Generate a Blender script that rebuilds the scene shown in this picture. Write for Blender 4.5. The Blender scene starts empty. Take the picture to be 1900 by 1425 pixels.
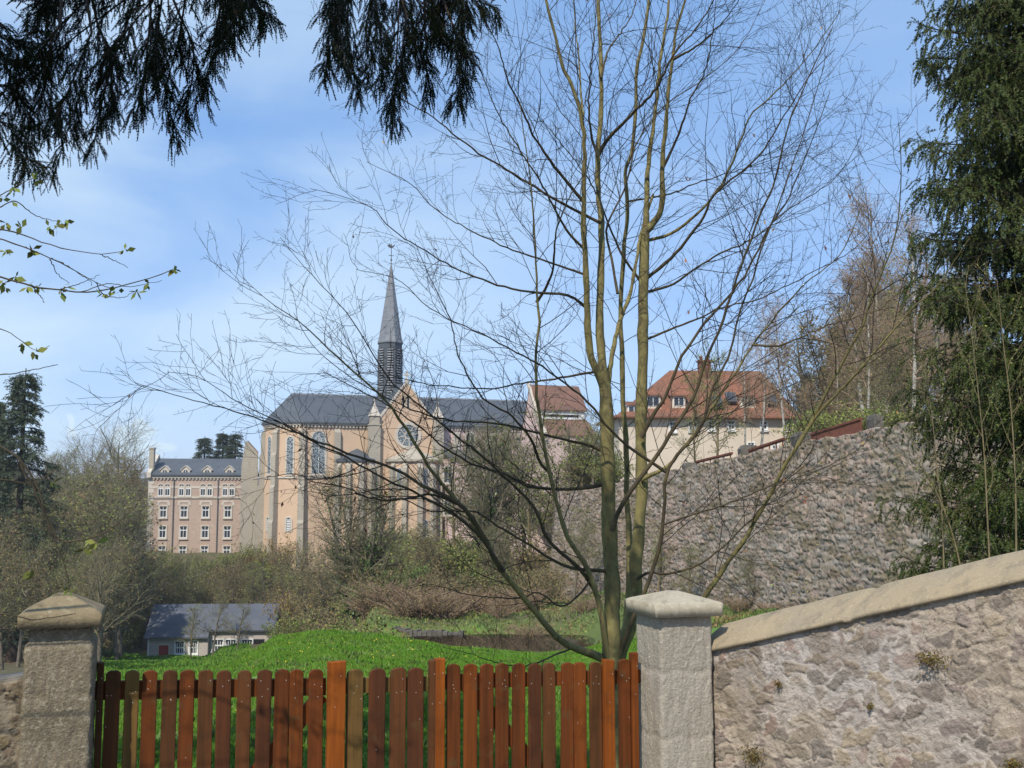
import bpy, math
import numpy as np
from mathutils import Vector
R = math.radians
sc = bpy.context.scene
COL = sc.collection

# ------------------------------------------------------------------ camera, sky, sun, exposure
F = 2000.0                      # focal length in photo pixels (photo 1900 x 1425)
PITCH = R(6.0)
cd = bpy.data.cameras.new('camera'); cam = bpy.data.objects.new('camera', cd); COL.objects.link(cam)
cam.location = (0, 0, 0); cam.rotation_euler = (R(90) + PITCH, 0, 0)
cd.sensor_width = 36; cd.lens = 36 * F / 1900; cd.clip_start = 0.05; cd.clip_end = 20000
sc.camera = cam
SUN_AZ = R(-158.0)              # clockwise from +Y; the sun stands behind the camera, to its left
SUN_EL = R(47.0)
tosun = Vector((math.sin(SUN_AZ) * math.cos(SUN_EL), math.cos(SUN_AZ) * math.cos(SUN_EL), math.sin(SUN_EL)))
ld = bpy.data.lights.new('sun', 'SUN'); ld.energy = 4.7; ld.angle = R(0.5); ld.color = (1.0, 0.93, 0.82)
sun = bpy.data.objects.new('sun', ld); COL.objects.link(sun)
sun.rotation_euler = tosun.to_track_quat('Z', 'Y').to_euler(); sun.location = (-30, -60, 80)
world = bpy.data.worlds.new('World'); sc.world = world; world.use_nodes = True
def build_world():
    nt = world.node_tree; N = nt.nodes; L = nt.links
    for n in list(N): N.remove(n)
    out = N.new('ShaderNodeOutputWorld'); bg = N.new('ShaderNodeBackground'); bg.inputs['Strength'].default_value = 0.15
    sky = N.new('ShaderNodeTexSky'); sky.sky_type = 'NISHITA'; sky.sun_disc = False
    sky.sun_elevation = SUN_EL; sky.sun_rotation = SUN_AZ; sky.altitude = 350; sky.air_density = 1.0; sky.dust_density = 0.25; sky.ozone_density = 2.2
    tc = N.new('ShaderNodeTexCoord')
    mp = N.new('ShaderNodeMapping'); mp.inputs['Scale'].default_value = (1.0, 1.0, 3.2); mp.inputs['Rotation'].default_value = (0.0, 0.22, 0.3)
    L.new(tc.outputs['Generated'], mp.inputs['Vector'])
    ns = N.new('ShaderNodeTexNoise'); ns.inputs['Scale'].default_value = 1.9; ns.inputs['Detail'].default_value = 7; ns.inputs['Roughness'].default_value = 0.5; ns.inputs['Distortion'].default_value = 0.35
    L.new(mp.outputs[0], ns.inputs['Vector'])
    cr = N.new('ShaderNodeMapRange'); cr.interpolation_type = 'SMOOTHSTEP'
    cr.inputs['From Min'].default_value = 0.34; cr.inputs['From Max'].default_value = 0.70; cr.inputs['To Max'].default_value = 0.8
    L.new(ns.outputs['Fac'], cr.inputs['Value'])
    # the veil of thin cloud is thicker towards the north-west (left of the view)
    sx = N.new('ShaderNodeSeparateXYZ'); L.new(tc.outputs['Generated'], sx.inputs[0])
    lr = N.new('ShaderNodeMapRange'); lr.inputs['From Min'].default_value = 0.22; lr.inputs['From Max'].default_value = -0.3; lr.inputs['To Min'].default_value = 0.30; lr.inputs['To Max'].default_value = 1.0
    L.new(sx.outputs['X'], lr.inputs['Value'])
    mu = N.new('ShaderNodeMath'); mu.operation = 'MULTIPLY'; L.new(cr.outputs[0], mu.inputs[0]); L.new(lr.outputs[0], mu.inputs[1])
    # one small cumulus low over the wood
    def blob(px, py, rad):
        d = Vector(at(px, py, 100.0)).normalized()
        vm = N.new('ShaderNodeVectorMath'); vm.operation = 'DISTANCE'; vm.inputs[1].default_value = d
        nv = N.new('ShaderNodeTexNoise'); nv.inputs['Scale'].default_value = 42; nv.inputs['Detail'].default_value = 8; nv.inputs['Roughness'].default_value = 0.62
        L.new(tc.outputs['Generated'], nv.inputs['Vector'])
        vs = N.new('ShaderNodeVectorMath'); vs.operation = 'MULTIPLY_ADD'; vs.inputs[1].default_value = (0.06,) * 3; L.new(nv.outputs['Color'], vs.inputs[0])
        L.new(tc.outputs['Generated'], vs.inputs[2])
        v2 = N.new('ShaderNodeVectorMath'); v2.operation = 'SUBTRACT'; v2.inputs[1].default_value = (0.03,) * 3; L.new(vs.outputs[0], v2.inputs[0])
        L.new(v2.outputs[0], vm.inputs[0])
        m = N.new('ShaderNodeMapRange'); m.interpolation_type = 'SMOOTHSTEP'; m.inputs['From Min'].default_value = rad; m.inputs['From Max'].default_value = rad * 0.4; m.inputs['To Max'].default_value = 0.95
        L.new(vm.outputs['Value'], m.inputs['Value']); return m.outputs[0]
    acc = mu.outputs[0]
    for b in ((262, 806, 0.019), (292, 822, 0.019), (235, 824, 0.02), (270, 836, 0.02), (125, 792, 0.010)):
        mx = N.new('ShaderNodeMath'); mx.operation = 'MAXIMUM'; L.new(acc, mx.inputs[0]); L.new(blob(*b), mx.inputs[1]); acc = mx.outputs[0]
    mix = N.new('ShaderNodeMix'); mix.data_type = 'RGBA'; mix.inputs['B'].default_value = (5.0, 6.2, 7.2, 1)
    tint = N.new('ShaderNodeMix'); tint.data_type = 'RGBA'; tint.blend_type = 'MULTIPLY'; tint.inputs['Factor'].default_value = 1.0
    tint.inputs['B'].default_value = (1.12, 1.02, 1.10, 1)
    L.new(sky.outputs[0], tint.inputs['A'])
    veil = N.new('ShaderNodeMix'); veil.data_type = 'RGBA'; veil.inputs['Factor'].default_value = 0.6; veil.inputs['B'].default_value = (1.72, 3.55, 6.75, 1)
    L.new(tint.outputs['Result'], veil.inputs['A'])
    L.new(acc, mix.inputs['Factor']); L.new(veil.outputs['Result'], mix.inputs['A'])
    L.new(mix.outputs['Result'], bg.inputs['Color']); L.new(bg.outputs[0], out.inputs['Surface'])
sc.view_settings.view_transform = 'Standard'; sc.view_settings.look = 'None'
sc.view_settings.exposure = -0.05; sc.view_settings.gamma = 1; sc.view_settings.use_curve_mapping = False

# ------------------------------------------------------------------ helpers
def at(px, py, d):
    xc = (px - 950.0) / F; yc = (712.5 - py) / F
    fy = math.cos(PITCH) - math.sin(PITCH) * yc; fz = math.sin(PITCH) + math.cos(PITCH) * yc
    s = d / fy
    return (xc * s, d, fz * s)
def atn(px, py, d):
    px = np.asarray(px, float); py = np.asarray(py, float); d = np.asarray(d, float)
    xc = (px - 950.0) / F; yc = (712.5 - py) / F
    fy = math.cos(PITCH) - math.sin(PITCH) * yc; fz = math.sin(PITCH) + math.cos(PITCH) * yc
    s = d / fy
    return np.stack([xc * s, d + 0 * s, fz * s], -1)
build_world()
def hash2(i, j, s=0):
    h = np.sin(i * 127.1 + j * 311.7 + s * 74.7) * 43758.5453
    return h - np.floor(h)
def vnoise(x, y, s=0):
    xi = np.floor(x); yi = np.floor(y); fx = x - xi; fy = y - yi
    fx = fx * fx * (3 - 2 * fx); fy = fy * fy * (3 - 2 * fy)
    a = hash2(xi, yi, s); b = hash2(xi + 1, yi, s); c = hash2(xi, yi + 1, s); d = hash2(xi + 1, yi + 1, s)
    return (a * (1 - fx) + b * fx) * (1 - fy) + (c * (1 - fx) + d * fx) * fy
def fbm(x, y, o=4, s=0):
    t = 0; a = 0.5
    for k in range(o):
        t = t + a * vnoise(x * 2 ** k, y * 2 ** k, s + k); a *= 0.5
    return t
def nrm(v): return v / np.maximum(np.linalg.norm(v, axis=-1, keepdims=True), 1e-9)

OFF = {}
def link(o, parent=None):
    COL.objects.link(o)
    if parent is not None: o.parent = parent
    return o
def tag(o, label, cat, group=None, kind=None):
    o['label'] = label; o['category'] = cat
    if group: o['group'] = group
    if kind: o['kind'] = kind
    return o
def thing(name, label, cat, loc=(0, 0, 0), rotz=0.0, group=None):
    o = bpy.data.objects.new(name, None); link(o); o.location = loc; o.rotation_euler = (0, 0, rotz); o.empty_display_size = 0.2
    tag(o, label, cat, group); OFF[o.name] = (loc, rotz); return o
def mesh_np(name, V, faces, mats, parent=None, midx=None, smooth=False, world_space=True, attr=None):
    """V (n,3); faces: list of arrays (m,k) ; mats list; midx list of ints per faces array (or arrays)"""
    V = np.asarray(V, np.float64)
    off = OFF.get(parent.name) if parent is not None else None
    if off is not None:
        (lx, ly, lz), rz = off
        if world_space:
            W = V - np.array([lx, ly, lz])
            if rz:
                c, s = math.cos(-rz), math.sin(-rz)
                W = np.stack([W[:, 0] * c - W[:, 1] * s, W[:, 0] * s + W[:, 1] * c, W[:, 2]], -1)
            V = W
        else:
            V = V - np.array([0, 0, lz])
    me = bpy.data.meshes.new(name)
    faces = [np.asarray(f, np.int32) for f in faces if len(f)]
    nl = sum(f.size for f in faces); nf = sum(len(f) for f in faces)
    me.vertices.add(len(V)); me.vertices.foreach_set('co', V.astype(np.float32).ravel())
    me.loops.add(nl); me.polygons.add(nf)
    li = np.concatenate([f.ravel() for f in faces]); me.loops.foreach_set('vertex_index', li)
    cnt = np.concatenate([np.full(len(f), f.shape[1], np.int32) for f in faces]); st = np.concatenate([[0], np.cumsum(cnt)[:-1]]).astype(np.int32)
    me.polygons.foreach_set('loop_start', st); me.polygons.foreach_set('loop_total', cnt)
    for m in (mats if isinstance(mats, (list, tuple)) else [mats]): me.materials.append(m)
    if midx is not None:
        mi = np.concatenate([np.broadcast_to(np.asarray(a, np.int32), (len(f),)) for a, f in zip(midx, faces)]).astype(np.int32)
        me.polygons.foreach_set('material_index', mi)
    if smooth: me.polygons.foreach_set('use_smooth', np.ones(nf, bool))
    if attr:
        for k, a in attr.items():
            c = me.color_attributes.new(k, 'FLOAT_COLOR', 'POINT')
            A = np.ones((len(V), 4), np.float32); A[:, :a.shape[1]] = a
            c.data.foreach_set('color', A.ravel())
    me.update(calc_edges=True); me.validate()
    o = bpy.data.objects.new(name, me); link(o, parent)
    if off is not None: OFF[o.name] = off
    return o
class MB:
    """collects polygons in one coordinate frame, builds ONE mesh object"""
    def __init__(s): s.v = []; s.f = []; s.m = []
    def poly(s, pts, m=0):
        b = len(s.v); s.v.extend([tuple(p) for p in pts]); s.f.append(tuple(range(b, b + len(pts)))); s.m.append(m)
    def add(s, V, Fs, m=0):
        b = len(s.v); s.v.extend([tuple(p) for p in V])
        for f in Fs: s.f.append(tuple(b + i for i in f)); s.m.append(m)
    def box(s, x0, x1, y0, y1, z0, z1, m=0):
        V = [(x0, y0, z0), (x1, y0, z0), (x1, y1, z0), (x0, y1, z0), (x0, y0, z1), (x1, y0, z1), (x1, y1, z1), (x0, y1, z1)]
        s.add(V, [(0, 3, 2, 1), (4, 5, 6, 7), (0, 1, 5, 4), (1, 2, 6, 5), (2, 3, 7, 6), (3, 0, 4, 7)], m)
    def prism(s, poly, axis, a, b, m=0, fm=None):
        """poly: 2D points; axis 'y': poly in (x,z); 'z': (x,y); 'x': (y,z). extruded from a to b"""
        def P(p, t): return {'y': (p[0], t, p[1]), 'z': (p[0], p[1], t), 'x': (t, p[0], p[1])}[axis]
        n = len(poly); V = [P(p, a) for p in poly] + [P(p, b) for p in poly]
        s.add(V, [tuple(range(n))[::-1], tuple(range(n, 2 * n))], m if fm is None else fm)
        s.add(V, [(i, (i + 1) % n, n + (i + 1) % n, n + i) for i in range(n)], m)
    def ring(s, outer, inner, axis, a, b, m=0):
        def P(p, t): return {'y': (p[0], t, p[1]), 'z': (p[0], p[1], t), 'x': (t, p[0], p[1])}[axis]
        n = len(outer)
        V = [P(p, a) for p in outer] + [P(p, a) for p in inner] + [P(p, b) for p in outer] + [P(p, b) for p in inner]
        Fs = []
        for i in range(n):
            j = (i + 1) % n
            Fs += [(i, j, n + j, n + i), (2 * n + i, 3 * n + i, 3 * n + j, 2 * n + j), (i, 2 * n + i, 2 * n + j, j), (n + i, n + j, 3 * n + j, 3 * n + i)]
        s.add(V, Fs, m)
    def build(s, name, mats, parent=None, xf=None, world_space=False, fix=True):
        me = bpy.data.meshes.new(name)
        V = np.array(s.v, float)
        if xf is not None: V = xf(V)
        off = OFF.get(parent.name) if parent is not None else None
        if off is not None:
            (lx, ly, lz), rz = off
            if world_space:
                V = V - np.array([lx, ly, lz]); c, sn = math.cos(-rz), math.sin(-rz)
                V = np.stack([V[:, 0] * c - V[:, 1] * sn, V[:, 0] * sn + V[:, 1] * c, V[:, 2]], -1)
            else: V = V - np.array([0, 0, lz])
        me.from_pydata([tuple(p) for p in V], [], s.f)
        for m in (mats if isinstance(mats, (list, tuple)) else [mats]): me.materials.append(m)
        me.polygons.foreach_set('material_index', np.array(s.m, np.int32))
        me.update()
        if fix:
            import bmesh
            bm = bmesh.new(); bm.from_mesh(me); bmesh.ops.recalc_face_normals(bm, faces=bm.faces); bm.to_mesh(me); bm.free()
        o = bpy.data.objects.new(name, me); link(o, parent)
        if off is not None: OFF[o.name] = off
        return o
class Frame:
    """vertical facade frame: u to the right along the wall, v into the building, z up (world)"""
    def __init__(s, px, d, ang):
        s.o = np.array(at(px, 900, d)[:2]); s.a = R(ang); s.e = np.array([math.cos(s.a), math.sin(s.a)]); s.n = np.array([-math.sin(s.a), math.cos(s.a)])
    def hit(s, px, py, v=0.0):
        r = np.array(at(px, py, 1.0)); o = s.o + s.n * v
        t = o.dot(s.n) / r[:2].dot(s.n); p = r * t
        return float((p[:2] - o).dot(s.e)), float(p[2])
    def u(s, px, v=0.0): return s.hit(px, 900, v)[0]
    def z(s, px, py, v=0.0): return s.hit(px, py, v)[1]
    def thing(s, name, label, cat, zb, group=None): return thing(name, label, cat, (s.o[0], s.o[1], zb), s.a, group)
    def sub(s, u, v, ang):
        f = Frame(950, 100, 0); f.o = s.o + s.e * u + s.n * v; f.a = s.a + R(ang); f.e = np.array([math.cos(f.a), math.sin(f.a)]); f.n = np.array([-math.sin(f.a), math.cos(f.a)]); return f
    def xf_to(s, base):
        """maps coordinates of this frame into those of frame base"""
        d = s.o - base.o; du, dv = d.dot(base.e), d.dot(base.n); a = s.a - base.a; c, sn = math.cos(a), math.sin(a)
        return lambda V: np.stack([V[:, 0] * c - V[:, 1] * sn + du, V[:, 0] * sn + V[:, 1] * c + dv, V[:, 2]], -1)
def copy_tree(o, parent=None):
    c = o.copy(); COL.objects.link(c)
    if parent is not None: c.parent = parent
    for ch in list(o.children): copy_tree(ch, c)
    return c

# ------------------------------------------------------------------ materials
def mat(name, base, rough=0.85, noise=None, bump=None, col2=None, rand=0.0, spec=0.3, attr=None, coords='Object', extra=None):
    """noise: list of (scale, detail, colour, lo, hi) mixed over the base; bump: (scale, strength, distance)"""
    m = bpy.data.materials.new(name); m.use_nodes = True; nt = m.node_tree; N = nt.nodes; L = nt.links
    b = N['Principled BSDF']; b.inputs['Roughness'].default_value = rough; b.inputs['Specular IOR Level'].default_value = spec
    tc = N.new('ShaderNodeTexCoord')
    vec = tc.outputs[coords]
    if attr:
        a = N.new('ShaderNodeAttribute'); a.attribute_name = attr; cur = a.outputs['Color']
    else:
        r = N.new('ShaderNodeRGB'); r.outputs[0].default_value = (*base, 1); cur = r.outputs[0]
    for (scl, det, c, lo, hi) in (noise or []):
        n = N.new('ShaderNodeTexNoise'); n.inputs['Detail'].default_value = det; n.inputs['Scale'].default_value = 1.0; n.inputs['Roughness'].default_value = 0.6
        mp = N.new('ShaderNodeMapping'); mp.inputs['Scale'].default_value = scl if isinstance(scl, tuple) else (scl,) * 3
        L.new(vec, mp.inputs['Vector']); L.new(mp.outputs[0], n.inputs['Vector'])
        mr = N.new('ShaderNodeMapRange'); mr.inputs['From Min'].default_value = lo; mr.inputs['From Max'].default_value = hi; L.new(n.outputs['Fac'], mr.inputs['Value'])
        mx = N.new('ShaderNodeMix'); mx.data_type = 'RGBA'; L.new(mr.outputs[0], mx.inputs['Factor']); L.new(cur, mx.inputs['A']); mx.inputs['B'].default_value = (*c, 1); cur = mx.outputs['Result']
    if rand:
        g = N.new('ShaderNodeNewGeometry'); mr = N.new('ShaderNodeMapRange'); mr.inputs['To Min'].default_value = 1 - rand; mr.inputs['To Max'].default_value = 1 + rand
        L.new(g.outputs['Random Per Island'], mr.inputs['Value'])
        hs = N.new('ShaderNodeHueSaturation'); L.new(mr.outputs[0], hs.inputs['Value']); L.new(cur, hs.inputs['Color'])
        m2 = N.new('ShaderNodeMath'); m2.operation = 'MULTIPLY_ADD'; m2.inputs[1].default_value = 7.31; m2.inputs[2].default_value = 0; L.new(g.outputs['Random Per Island'], m2.inputs[0])
        fr = N.new('ShaderNodeMath'); fr.operation = 'FRACT'; L.new(m2.outputs[0], fr.inputs[0])
        hr = N.new('ShaderNodeMapRange'); hr.inputs['To Min'].default_value = 0.5 - rand * 0.07; hr.inputs['To Max'].default_value = 0.5 + rand * 0.07; L.new(fr.outputs[0], hr.inputs['Value']); L.new(hr.outputs[0], hs.inputs['Hue'])
        cur = hs.outputs['Color']
    if extra: cur = extra(N, L, vec, cur, b)
    L.new(cur, b.inputs['Base Color'])
    if bump:
        bs, st, dist = bump
        n = N.new('ShaderNodeTexNoise'); n.inputs['Scale'].default_value = 1.0; n.inputs['Detail'].default_value = 6; n.inputs['Roughness'].default_value = 0.65
        mp = N.new('ShaderNodeMapping'); mp.inputs['Scale'].default_value = bs if isinstance(bs, tuple) else (bs,) * 3
        L.new(vec, mp.inputs['Vector']); L.new(mp.outputs[0], n.inputs['Vector'])
        bp = N.new('ShaderNodeBump'); bp.inputs['Strength'].default_value = st; bp.inputs['Distance'].default_value = dist
        L.new(n.outputs['Fac'], bp.inputs['Height']); L.new(bp.outputs[0], b.inputs['Normal'])
    return m
def brick_extra(sx, sy, mortar, c2, msz=0.03, swap=True, facm=0.8):
    def fn(N, L, vec, cur, b):
        mp = N.new('ShaderNodeMapping'); L.new(vec, mp.inputs['Vector'])
        sp = N.new('ShaderNodeSeparateXYZ'); L.new(vec, sp.inputs[0]); ad = N.new('ShaderNodeMath'); ad.operation = 'ADD'; L.new(sp.outputs['X'], ad.inputs[0]); L.new(sp.outputs['Y'], ad.inputs[1])
        cb = N.new('ShaderNodeCombineXYZ'); L.new(ad.outputs[0], cb.inputs['X']); L.new(sp.outputs['Z'], cb.inputs['Y'])
        bt = N.new('ShaderNodeTexBrick'); bt.inputs['Scale'].default_value = 1.0; bt.inputs['Brick Width'].default_value = sx; bt.inputs['Row Height'].default_value = sy; bt.inputs['Mortar Size'].default_value = msz
        L.new(cb.outputs[0], bt.inputs['Vector'])
        bt.inputs['Color1'].default_value = (0, 0, 0, 1); bt.inputs['Color2'].default_value = (1, 1, 1, 1); bt.inputs['Mortar'].default_value = (0.5, 0.5, 0.5, 1); bt.inputs['Bias'].default_value = 0
        mx = N.new('ShaderNodeMix'); mx.data_type = 'RGBA'; L.new(cur, mx.inputs['A']); mx.inputs['B'].default_value = (*c2, 1); L.new(bt.outputs['Color'], mx.inputs['Factor'])
        m2 = N.new('ShaderNodeMix'); m2.data_type = 'RGBA'; L.new(mx.outputs['Result'], m2.inputs['A']); m2.inputs['B'].default_value = (*mortar, 1)
        mm = N.new('ShaderNodeMath'); mm.operation = 'MULTIPLY'; mm.inputs[1].default_value = facm; L.new(bt.outputs['Fac'], mm.inputs[0]); L.new(mm.outputs[0], m2.inputs['Factor'])
        return m2.outputs['Result']
    return fn
M = {}
M['peach'] = mat('peach_render', (0.61, 0.435, 0.295), noise=[(0.35, 6, (0.55, 0.40, 0.28), 0.4, 0.75), ((1.2, 1.2, 0.15), 5, (0.46, 0.335, 0.24), 0.52, 0.85)], bump=(6, 0.3, 0.03))
M['sacristy'] = mat('shaded_tan_render', (0.46, 0.36, 0.255), noise=[(0.5, 5, (0.37, 0.29, 0.21), 0.4, 0.72)])
M['pink'] = mat('pink_render', (0.66, 0.49, 0.45), noise=[(0.3, 6, (0.58, 0.45, 0.41), 0.4, 0.8), ((1, 1, 0.12), 5, (0.48, 0.39, 0.35), 0.58, 0.9)], bump=(6, 0.3, 0.03))
M['dressed'] = mat('dressed_stone', (0.44, 0.39, 0.31), noise=[(0.7, 6, (0.33, 0.295, 0.235), 0.4, 0.7), ((1.5, 1.5, 0.25), 6, (0.27, 0.245, 0.20), 0.52, 0.82)], bump=(5, 0.4, 0.05), extra=brick_extra(0.9, 0.42, (0.30, 0.27, 0.22), (0.40, 0.36, 0.29), 0.025, facm=0.6))
M['trim'] = mat('pale_stone_trim', (0.56, 0.50, 0.42), noise=[(1.2, 5, (0.45, 0.40, 0.33), 0.45, 0.75)])
M['convent'] = mat('pink_masonry', (0.54, 0.42, 0.34), noise=[(1.6, 6, (0.40, 0.285, 0.23), 0.4, 0.62), (0.25, 4, (0.37, 0.265, 0.205), 0.4, 0.7)], bump=(3, 0.5, 0.06), extra=brick_extra(0.7, 0.36, (0.42, 0.33, 0.26), (0.46, 0.335, 0.265), 0.06))
M['slate'] = mat('slate', (0.085, 0.095, 0.11), rough=0.6, noise=[(0.6, 5, (0.065, 0.075, 0.085), 0.4, 0.7), ((0.3, 0.3, 2.5), 6, (0.10, 0.11, 0.12), 0.5, 0.8)], bump=((3, 3, 9), 0.3, 0.03), spec=0.35)
M['spire'] = mat('spire_slate', (0.17, 0.18, 0.195), rough=0.45, noise=[(1.2, 6, (0.22, 0.23, 0.245), 0.42, 0.72), ((0.6, 0.6, 4), 4, (0.10, 0.11, 0.125), 0.5, 0.75)], spec=0.45)
M['louvre'] = mat('louvre_slate', (0.10, 0.105, 0.115), rough=0.6)
M['dark'] = mat('dark_opening', (0.012, 0.012, 0.013), rough=0.9)
def glass_extra(N, L, vec, cur, b):
    v = N.new('ShaderNodeTexVoronoi'); v.feature = 'DISTANCE_TO_EDGE'; v.inputs['Scale'].default_value = 2.3; L.new(vec, v.inputs['Vector'])
    mr = N.new('ShaderNodeMapRange'); mr.inputs['From Min'].default_value = 0.03; mr.inputs['From Max'].default_value = 0.10; L.new(v.outputs['Distance'], mr.inputs['Value'])
    v2 = N.new('ShaderNodeTexVoronoi'); v2.inputs['Scale'].default_value = 2.3; L.new(vec, v2.inputs['Vector'])
    hs = N.new('ShaderNodeMix'); hs.data_type = 'RGBA'; hs.inputs['A'].default_value = (0.16, 0.20, 0.22, 1); hs.inputs['B'].default_value = (0.05, 0.075, 0.095, 1)
    sp = N.new('ShaderNodeSeparateColor'); L.new(v2.outputs['Color'], sp.inputs[0]); L.new(sp.outputs[0], hs.inputs['Factor'])
    mx = N.new('ShaderNodeMix'); mx.data_type = 'RGBA'; L.new(mr.outputs[0], mx.inputs['Factor']); mx.inputs['A'].default_value = (0.40, 0.42, 0.41, 1); L.new(hs.outputs['Result'], mx.inputs['B'])
    return mx.outputs['Result']
M['stained'] = mat('stained_glass', (0.1, 0.1, 0.1), rough=0.25, extra=glass_extra, spec=0.5)
M['glass'] = mat('window_glass', (0.045, 0.055, 0.07), rough=0.08, spec=0.6)
M['white'] = mat('white_paint', (0.74, 0.74, 0.72), rough=0.6)
M['redpaint'] = mat('red_paint', (0.36, 0.035, 0.03), rough=0.5, noise=[(2, 4, (0.28, 0.03, 0.025), 0.4, 0.7)])
M['tile'] = mat('red_roof_tiles', (0.215, 0.092, 0.055), noise=[(0.5, 6, (0.14, 0.078, 0.052), 0.4, 0.68), (3.5, 3, (0.36, 0.15, 0.085), 0.5, 0.75), (0.16, 3, (0.155, 0.09, 0.06), 0.48, 0.75)], bump=((4, 4, 8), 0.5, 0.05))
M['browntile'] = mat('brown_roof_tiles', (0.20, 0.105, 0.075), noise=[(0.6, 6, (0.14, 0.085, 0.065), 0.4, 0.68), (3, 3, (0.24, 0.13, 0.09), 0.5, 0.75)], bump=((4, 4, 8), 0.5, 0.05))
M['edging'] = mat('edging_stone', (0.14, 0.125, 0.105), noise=[(3, 5, (0.09, 0.08, 0.066), 0.4, 0.65)])
M['cream'] = mat('cream_render', (0.64, 0.55, 0.44), noise=[(0.4, 5, (0.56, 0.48, 0.39), 0.4, 0.75)])
M['cottage'] = mat('cottage_stone', (0.50, 0.45, 0.40), noise=[(2.2, 4, (0.40, 0.355, 0.31), 0.4, 0.65), (6, 2, (0.56, 0.50, 0.45), 0.5, 0.7)], bump=(3, 0.5, 0.05), extra=brick_extra(0.6, 0.33, (0.40, 0.36, 0.32), (0.46, 0.41, 0.37), 0.03))
M['cottageslate'] = mat('blue_slate', (0.095, 0.105, 0.13), rough=0.55, noise=[(0.7, 5, (0.075, 0.085, 0.105), 0.4, 0.7), ((0.3, 0.3, 3), 5, (0.115, 0.12, 0.14), 0.5, 0.8)])
M['pillar'] = mat('roughcast', (0.40, 0.355, 0.285), noise=[(3.0, 6, (0.33, 0.285, 0.22), 0.42, 0.72), (45, 3, (0.46, 0.42, 0.345), 0.5, 0.66), (1.3, 5, (0.225, 0.20, 0.15), 0.56, 0.78), (120, 2, (0.22, 0.19, 0.15), 0.58, 0.74)], bump=(70, 0.9, 0.012))
M['pillar_old'] = mat('weathered_roughcast', (0.245, 0.20, 0.13), noise=[(2.5, 6, (0.17, 0.14, 0.09), 0.42, 0.7), (45, 3, (0.36, 0.31, 0.22), 0.52, 0.68), (1.8, 5, (0.155, 0.13, 0.085), 0.55, 0.75), (110, 2, (0.13, 0.105, 0.07), 0.56, 0.7)], bump=(60, 1.0, 0.015))
M['cap'] = mat('cast_stone_cap', (0.42, 0.37, 0.275), noise=[(4, 6, (0.32, 0.275, 0.195), 0.42, 0.7), (14, 5, (0.20, 0.185, 0.13), 0.55, 0.75), (60, 2, (0.50, 0.45, 0.35), 0.55, 0.7)], bump=(60, 0.35, 0.005))
M['cap_old'] = mat('lichened_cap', (0.26, 0.205, 0.12), noise=[(5, 6, (0.175, 0.14, 0.08), 0.4, 0.68), (16, 5, (0.38, 0.32, 0.20), 0.56, 0.72), (9, 5, (0.105, 0.09, 0.055), 0.55, 0.72)], bump=(40, 0.8, 0.01))
M['coping'] = mat('coping_concrete', (0.36, 0.285, 0.18), noise=[(2.6, 6, (0.30, 0.25, 0.175), 0.40, 0.66), ((9, 9, 3), 6, (0.20, 0.17, 0.12), 0.52, 0.74), (22, 4, (0.25, 0.21, 0.15), 0.55, 0.72), (70, 2, (0.42, 0.34, 0.23), 0.55, 0.7)], bump=(60, 0.5, 0.006))
M['rubble'] = mat('rubble_stone', (0.3, 0.3, 0.3), attr='Col', noise=None, bump=(14, 0.5, 0.03), coords='Object')
M['nearstone'] = mat('mortared_stone', (0.3, 0.3, 0.3), attr='Col', noise=[(60, 3, (0.155, 0.13, 0.10), 0.60, 0.78), (38, 3, (0.44, 0.41, 0.37), 0.62, 0.80)], bump=(85, 1.0, 0.012), coords='Object')
M['rust'] = mat('rust_red_board', (0.185, 0.065, 0.04), noise=[(4, 5, (0.125, 0.05, 0.035), 0.4, 0.7)])
WOODS = []
for k, (c, c2) in enumerate([((0.170, 0.048, 0.012), (0.100, 0.032, 0.010)), ((0.215, 0.060, 0.012), (0.135, 0.040, 0.011)), ((0.115, 0.040, 0.016), (0.075, 0.030, 0.014)), ((0.34, 0.092, 0.012), (0.23, 0.062, 0.011)), ((0.22, 0.125, 0.034), (0.14, 0.080, 0.026)), ((0.140, 0.052, 0.018), (0.085, 0.038, 0.015))]):
    WOODS.append(mat('stained_wood_%s' % 'abcdef'[k], tuple(x * 0.88 for x in c), rough=0.75, spec=0.12, noise=[((26, 26, 1.0), 6, tuple(x * 0.85 for x in c2), 0.38, 0.62), (5, 5, tuple(x * 0.5 for x in c2), 0.52, 0.75), (11, 3, (0.10, 0.062, 0.024), 0.60, 0.78), ((90, 90, 3), 3, tuple(x * 0.65 for x in c2), 0.58, 0.75)], bump=((60, 60, 3), 0.35, 0.004)))
M['nail'] = mat('nail_head', (0.55, 0.53, 0.48), rough=0.4)
M['bark'] = mat('smooth_mossy_bark', (0.195, 0.162, 0.064), noise=[((6, 6, 1.6), 6, (0.10, 0.082, 0.038), 0.44, 0.66), (16, 5, (0.24, 0.215, 0.08), 0.5, 0.7), ((26, 26, 8), 4, (0.05, 0.042, 0.027), 0.57, 0.72)], bump=((40, 40, 12), 0.6, 0.008))
M['branch'] = mat('branch_bark', (0.085, 0.064, 0.034), noise=[(14, 4, (0.048, 0.038, 0.024), 0.4, 0.65), (5, 4, (0.125, 0.10, 0.042), 0.55, 0.75)])
M['twig'] = mat('twig', (0.042, 0.032, 0.023), noise=[(6, 3, (0.026, 0.020, 0.016), 0.4, 0.65)])
M['deadleaf'] = mat('withered_leaf', (0.30, 0.15, 0.07), rand=0.5)
M['budleaf'] = mat('bud_leaf', (0.16, 0.185, 0.04), rand=0.4)
M['needle'] = mat('spruce_needles', (0.046, 0.062, 0.010), rand=0.5, rough=0.6)
M['needle_dark'] = mat('dark_spruce_needles', (0.014, 0.021, 0.008), rand=0.4, rough=0.9, spec=0.05)
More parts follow.
